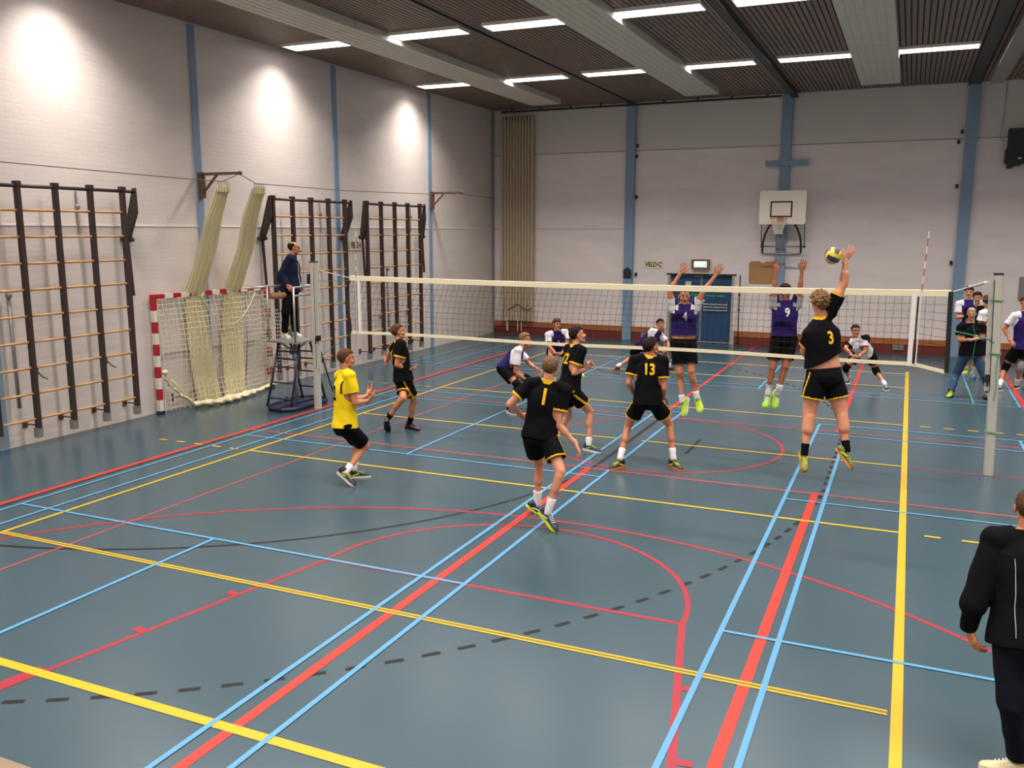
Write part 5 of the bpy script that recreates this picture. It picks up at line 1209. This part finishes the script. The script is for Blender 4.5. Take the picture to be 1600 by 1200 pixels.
'white_libero': {'H': 1.85, 'tips': [[7.987, 6.27, 0.676], [7.986, 6.273, 0.676]], 'pelvis': [8.147, 6.794, 0.714], 'neck': [7.967, 6.468, 1.014], 'shL': [8.161, 6.472, 1.062], 'shR': [7.808, 6.526, 0.909], 'hipL': [8.24, 6.817, 0.714], 'hipR': [8.054, 6.771, 0.714], 'head': [7.942, 6.486, 1.2], 'hf': [0.327, -0.945, 0.0], 'fwd': [0.557, -0.708, -0.435], 'pf': [0.243, -0.97, 0.0], 'elL': [8.159, 6.396, 0.791], 'wrL': [8.035, 6.274, 0.692], 'elR': [7.771, 6.367, 0.84], 'wrR': [7.923, 6.273, 0.699], 'knL': [8.385, 6.846, 0.323], 'anL': [8.584, 6.516, 0.1], 'toL': [8.658, 6.151, 0.03], 'knR': [7.776, 6.734, 0.369], 'anR': [7.837, 7.071, 0.1], 'toR': [7.801, 6.87, 0.03]},
'coach': {'H': 1.84, 'tips': [[9.946, 6.359, 1.19], [10.184, 6.193, 1.194]], 'pelvis': [10.107, 6.326, 0.857], 'neck': [10.076, 6.38, 1.423], 'shL': [10.269, 6.407, 1.385], 'shR': [9.888, 6.345, 1.37], 'hipL': [10.201, 6.341, 0.857], 'hipR': [10.013, 6.311, 0.857], 'head': [10.06, 6.399, 1.637], 'hf': [-0.016, -1.0, 0.0], 'fwd': [0.153, -0.983, 0.103], 'pf': [0.158, -0.987, 0.0], 'elL': [10.295, 6.338, 1.184], 'wrL': [10.028, 6.351, 1.157], 'elR': [9.868, 6.282, 1.131], 'wrR': [10.099, 6.195, 1.152], 'knL': [10.373, 6.281, 0.457], 'anL': [10.506, 6.484, 0.1], 'toL': [10.457, 6.189, 0.03], 'knR': [9.884, 6.429, 0.416], 'anR': [9.806, 6.168, 0.1], 'toR': [9.735, 5.938, 0.03]},
'stand_a': {'H': 1.95, 'tips': [[10.13, 9.614, 1.31], [10.241, 9.545, 1.364]], 'pelvis': [10.24, 9.699, 0.98], 'neck': [10.176, 9.749, 1.656], 'shL': [10.384, 9.762, 1.626], 'shR': [9.977, 9.73, 1.589], 'hipL': [10.341, 9.706, 0.98], 'hipR': [10.139, 9.692, 0.98], 'head': [10.173, 9.762, 1.862], 'hf': [-0.103, -0.995, 0.0], 'fwd': [0.064, -0.995, 0.08], 'pf': [0.071, -0.997, 0.0], 'elL': [10.388, 9.733, 1.295], 'wrL': [10.211, 9.607, 1.284], 'elR': [9.976, 9.682, 1.283], 'wrR': [10.152, 9.548, 1.331], 'knL': [10.325, 9.499, 0.441], 'anL': [10.405, 9.733, 0.1], 'toL': [10.358, 9.263, 0.03], 'knR': [10.23, 9.447, 0.442], 'anR': [10.255, 9.665, 0.1], 'toR': [10.194, 9.392, 0.03]},
'stand_b': {'H': 1.88, 'tips': [[10.577, 8.895, 0.834], [10.223, 8.863, 0.805]], 'pelvis': [10.383, 8.931, 0.921], 'neck': [10.333, 8.983, 1.573], 'shL': [10.533, 8.995, 1.54], 'shR': [10.141, 8.964, 1.512], 'hipL': [10.481, 8.938, 0.921], 'hipR': [10.285, 8.924, 0.921], 'head': [10.305, 8.999, 1.785], 'hf': [-0.016, -1.0, 0.0], 'fwd': [0.065, -0.994, 0.085], 'pf': [0.071, -0.997, 0.0], 'elL': [10.548, 8.948, 1.242], 'wrL': [10.567, 8.911, 0.975], 'elR': [10.153, 8.912, 1.228], 'wrR': [10.2, 8.88, 0.946], 'knL': [10.485, 8.759, 0.473], 'anL': [10.541, 8.97, 0.1], 'toL': [10.488, 8.639, 0.03], 'knR': [10.33, 8.706, 0.47], 'anR': [10.37, 8.892, 0.1], 'toR': [10.306, 8.557, 0.03]},
'stand_c': {'H': 1.86, 'tips': [[10.476, 8.416, 1.219], [10.52, 8.087, 1.294]], 'pelvis': [10.565, 8.439, 0.899], 'neck': [10.491, 8.495, 1.547], 'shL': [10.611, 8.649, 1.5], 'shR': [10.382, 8.333, 1.501], 'hipL': [10.622, 8.517, 0.899], 'hipR': [10.508, 8.361, 0.899], 'head': [10.474, 8.511, 1.767], 'hf': [0.437, 0.899, 0.0], 'fwd': [0.802, -0.58, 0.141], 'pf': [0.81, -0.587, 0.0], 'elL': [10.688, 8.616, 1.209], 'wrL': [10.551, 8.408, 1.195], 'elR': [10.344, 8.312, 1.251], 'wrR': [10.451, 8.088, 1.249], 'knL': [10.676, 8.291, 0.475], 'anL': [10.733, 8.476, 0.1], 'toL': [10.762, 8.3, 0.03], 'knR': [10.533, 8.187, 0.48], 'anR': [10.567, 8.401, 0.1], 'toR': [10.559, 8.208, 0.03]},
'five': {'H': 1.92, 'tips': [[11.257, 7.767, 0.916], [10.969, 7.546, 0.927]], 'pelvis': [11.137, 7.69, 0.879], 'neck': [11.105, 7.749, 1.577], 'shL': [11.288, 7.833, 1.53], 'shR': [10.926, 7.656, 1.528], 'hipL': [11.227, 7.734, 0.879], 'hipR': [11.047, 7.646, 0.879], 'head': [11.11, 7.764, 1.801], 'hf': [0.327, -0.945, 0.0], 'fwd': [0.437, -0.894, 0.095], 'pf': [0.44, -0.898, 0.0], 'elL': [11.471, 7.8, 1.269], 'wrL': [11.34, 7.769, 1.027], 'elR': [10.764, 7.656, 1.252], 'wrR': [10.881, 7.566, 1.026], 'knL': [11.136, 7.69, 0.489], 'anL': [11.12, 7.9, 0.09], 'toL': [11.051, 7.479, 0.03], 'knR': [10.862, 7.73, 0.453], 'anR': [10.766, 7.48, 0.09], 'toR': [10.753, 7.262, 0.03]},
'foreground': {'H': 1.8, 'tips': [[9.404, -7.466, 0.741], [9.937, -7.505, 0.764]], 'pelvis': [9.656, -7.466, 0.849], 'neck': [9.63, -7.283, 1.438], 'shL': [9.452, -7.355, 1.406], 'shR': [9.811, -7.238, 1.385], 'hipL': [9.568, -7.497, 0.849], 'hipR': [9.744, -7.435, 0.849], 'head': [9.631, -7.242, 1.587], 'hf': [0.016, 1.0, 0.0], 'fwd': [-0.329, 0.898, -0.293], 'pf': [-0.327, 0.945, 0.0], 'elL': [9.361, -7.485, 1.046], 'wrL': [9.35, -7.419, 0.838], 'elR': [9.925, -7.349, 1.133], 'wrR': [9.948, -7.449, 0.9], 'knL': [9.597, -7.578, 0.482], 'anL': [9.678, -7.493, 0.1], 'toL': [9.531, -7.52, 0.03], 'knR': [9.808, -7.466, 0.473], 'anR': [9.878, -7.439, 0.1], 'toR': [10.02, -7.184, 0.03]},
'referee': {'H': 1.8, 'tips': [[-1.75, 0.634, 2.146], [-1.527, 0.043, 2.187]], 'pelvis': [-1.718, 0.267, 2.169], 'neck': [-1.69, 0.309, 2.775], 'shL': [-1.788, 0.458, 2.724], 'shR': [-1.597, 0.154, 2.736], 'hipL': [-1.768, 0.346, 2.169], 'hipR': [-1.668, 0.188, 2.169], 'head': [-1.641, 0.351, 2.928], 'hf': [0.874, 0.486, 0.0], 'fwd': [0.846, 0.527, -0.075], 'pf': [0.847, 0.531, 0.0], 'elL': [-1.737, 0.479, 2.41], 'wrL': [-1.788, 0.611, 2.22], 'elR': [-1.708, 0.05, 2.465], 'wrR': [-1.573, 0.012, 2.258], 'knL': [-1.631, 0.239, 1.729], 'anL': [-1.74, 0.395, 1.37], 'toL': [-1.438, 0.249, 1.29], 'knR': [-1.65, 0.02, 1.747], 'anR': [-1.778, 0.139, 1.37], 'toR': [-1.518, -0.01, 1.29]}}
BK = dict(main='black', trim='gold'); BS = dict(main='black', trim='gold', len=0.58)
PU = dict(main='purple', sleeve='white'); PS = dict(main='black', len=0.72)
person(POSES['referee'], 'standing referee in navy tracksuit jacket with whistle on the stand', shirt=dict(main='navy', trim='navy'), trousers='trouser', hair=('ring', 'hair_dark'), shoes=('white', 'white', 'cream'), long_sleeve=True, glasses=True, belly=0.045, hands=('relaxed', 'relaxed'), floor_z=1.266, build=1.18, collar=False,
       number=[('(', 'cloth_white', 0.50, 0.46, -0.11, 1, 0.16, 0.1, 'piping')])
person(POSES['libero_yellow'], 'player in yellow shirt and black shorts facing right', shirt=dict(main='yellow', hem=-0.04), shorts=dict(main='black', len=0.80), hair=('short', 'hair_brown'), shoes=('black', 'white', 'neon'), hands=('flat', 'flat'), dors={'R': 'down', 'L': 'down'},
       number=[('2', 'cloth_black', 0.26, 0.60, 0.0, -1, 0.8), ('|', 'cloth_black', 0.17, 0.74, 0.14, -1, 0.9, 0.0, 'stripe')])
person(POSES['left_black'], 'player in black and gold kit with dark red shoes near the net\'s left end', shirt=BK, shorts=dict(BS, len=0.74), hair=('short', 'hair_brown'), shoes=('dred', 'black', 'black'), sock='cloth_black', hands=('flat', 'relaxed'), dors={'R': 'down'},
       number=[('4', 'cloth_gold', 0.24, 0.64, 0.0, -1)])
person(POSES['back_one'], 'player in black and gold shirt number 1 seen from behind', shirt=BK, shorts=dict(BS, len=0.66), hair=('short', 'hair_ash'), skin='skin_pale', shoes=('navy', 'neon', 'white'), sock_h=0.15, hands=('relaxed', 'relaxed'), number=[('1', 'cloth_gold', 0.25, 0.72, 0.0, -1)])
person(POSES['back_twelve'], 'player in black and gold shirt number 12 behind number 1, fist raised', shirt=BK, shorts=BS, hair=('short', 'hair_dark'), skin='skin_pale', shoes=('navy', 'white', 'lime'), sock_h=0.09, hands=('fist', 'fist'), number=[('12', 'cloth_gold', 0.22, 0.70, 0.0, -1)])
person(POSES['thirteen'], 'player in black and gold shirt number 13 with legs spread wide', shirt=BK, shorts=BS, hair=('quiff', 'hair_dark'), shoes=('black', 'gum', 'neon'), sock_h=0.13, number=[('13', 'cloth_gold', 0.21, 0.72, 0.0, -1)])
person(POSES['attacker'], 'jumping attacker in black and gold shirt number 3 striking the ball', shirt=dict(BK, hem=0.30, tilt=0.40), shorts=dict(BS, len=0.60, top=0.15), hair=('messy', 'hair_blond'), skin='skin_pale', shoes=('olive', 'gum', 'neon'), sock='cloth_black', hands=('relaxed', 'open'), dors={'R': 'back'}, plant=False, vox=0.011, build=1.2, legw=1.15,
       number=[('3', 'cloth_gold', 0.22, 0.66, 0.03, -1)])
person(POSES['block_left'], 'left jumping blocker in purple shirt with white sleeves, arms up', shirt=dict(PU, hem=0.22), shorts=dict(PS, top=0.12), hair=('buzz', 'hair_brown'), shoes=('neon', 'white', 'neon'), hands=('open', 'open'), dors={'L': 'back', 'R': 'back'}, plant=False, sock_h=0.09,
       number=[('4', 'cloth_white', 0.17, 0.70, 0.0, 1)])
person(POSES['block_right'], 'right jumping blocker in purple shirt number 9, both arms up', shirt=dict(main='purple', sleeve='grey', hem=0.10), shorts=PS, hair=('short', 'hair_dark'), skin='skin_tan', shoes=('lime', 'neon', 'white'), hands=('open', 'open'), dors={'L': 'back', 'R': 'back'}, plant=False, sock_h=0.13,
       number=[('9', 'cloth_white', 0.18, 0.72, 0.0, 1)])
person(POSES['crouch_left'], 'crouching purple and white player with knee pads beyond the net, left', shirt=PU, shorts=dict(main='black', len=0.6), hair=('short', 'hair_blond'), shoes=('black', 'white', 'white'), pads={'L': 'black', 'R': 'black'}, sock='cloth_black', hands=('relaxed', 'relaxed'), vox=0.013,
       number=[('6', 'cloth_white', 0.16, 0.62, 0.0, 1)])
person(POSES['two'], 'purple and white player number 2 crouching at the back, hands on knees', shirt=PU, shorts=dict(main='black', len=0.6), hair=('quiff', 'hair_brown'), shoes=('neon', 'neon', 'white'), vox=0.013, number=[('2', 'cloth_white', 0.15, 0.62, 0.0, 1)])
person(POSES['lunge'], 'purple and white player lunging sideways in front of the blue doors', shirt=PU, shorts=dict(main='black', len=0.6), hair=('short', 'hair_dark'), shoes=('black', 'gum', 'black'), sock_h=0.08, vox=0.013)
person(POSES['white_libero'], 'crouching player in white shirt number 14 with black shoulders', shirt=dict(main='white', sleeve='black'), shorts=dict(main='black', len=0.6), hair=('short', 'hair_dark'), shoes=('navy', 'white', 'white'), pads={'L': 'black', 'R': 'black'}, sock_h=0.09, hands=('relaxed', 'relaxed'), vox=0.013,
       number=[('14', 'cloth_black', 0.17, 0.55, 0.0, 1)])
person(POSES['coach'], 'grey-haired coach in black T-shirt and jeans with folded arms', shirt=dict(main='black'), trousers='jeans', hair=('buzz', 'hair_grey'), shoes=('lime', 'black', 'neon'), vox=0.013, build=1.08,
       number=[('DZUFO', 'cloth_white', 0.075, 0.50, 0.0, 1, 0.9), ('IC', 'cloth_white', 0.085, 0.60, 0.04, 1, 0.9)] and [('IC', 'cloth_white', 0.085, 0.60, 0.05, 1, 0.9, 0, 'print'), ('2UFO', 'cloth_white', 0.085, 0.50, -0.01, 1, 0.9, 0, 'print')])
person(POSES['stand_a'], 'tall dark-haired man in purple and white shirt standing with arms folded', shirt=dict(PU), shorts=PS, hair=('quiff', 'hair_dark'), skin='skin_pale', shoes=('neon', 'white', 'black'), vox=0.014)
person(POSES['stand_b'], 'dark-haired man in black top standing behind the coach', shirt=dict(main='black'), shorts=PS, hair=('thick', 'hair_dark'), shoes=('blue', 'blue', 'white'), sock_h=0.2, vox=0.014)
person(POSES['stand_c'], 'purple and white player partly hidden behind the right net post', shirt=PU, shorts=PS, hair=('short', 'hair_brown'), shoes=('white', 'white', 'black'), sock_h=0.12, vox=0.014, number=[('8', 'cloth_white', 0.15, 0.60, 0.0, 1)])
person(POSES['five'], 'purple and white player number 5 with hands on hips at the right edge', shirt=dict(PU), shorts=dict(main='black', len=0.66), hair=('quiff', 'hair_brown'), shoes=('black', 'white', 'white'), pads={'R': 'black', 'L': 'grey'}, vox=0.014, hands=('flat', 'flat'), dors={'R': 'front', 'L': 'front'},
       number=[('5', 'cloth_white', 0.20, 0.58, 0.0, 1)])
person(POSES['foreground'], 'balding man in black tracksuit jacket in the right foreground, back turned', shirt=dict(main='jacket'), trousers='darkjeans', hair=('buzz', 'hair_brown'), shoes=('cream', 'white', 'white'), long_sleeve=True, build=1.1, vox=0.010, hands=('relaxed', 'relaxed'), number=[(')', 'cloth_grey', 0.46, 0.45, -0.13, -1, 0.05, 0.0, 'piping')])
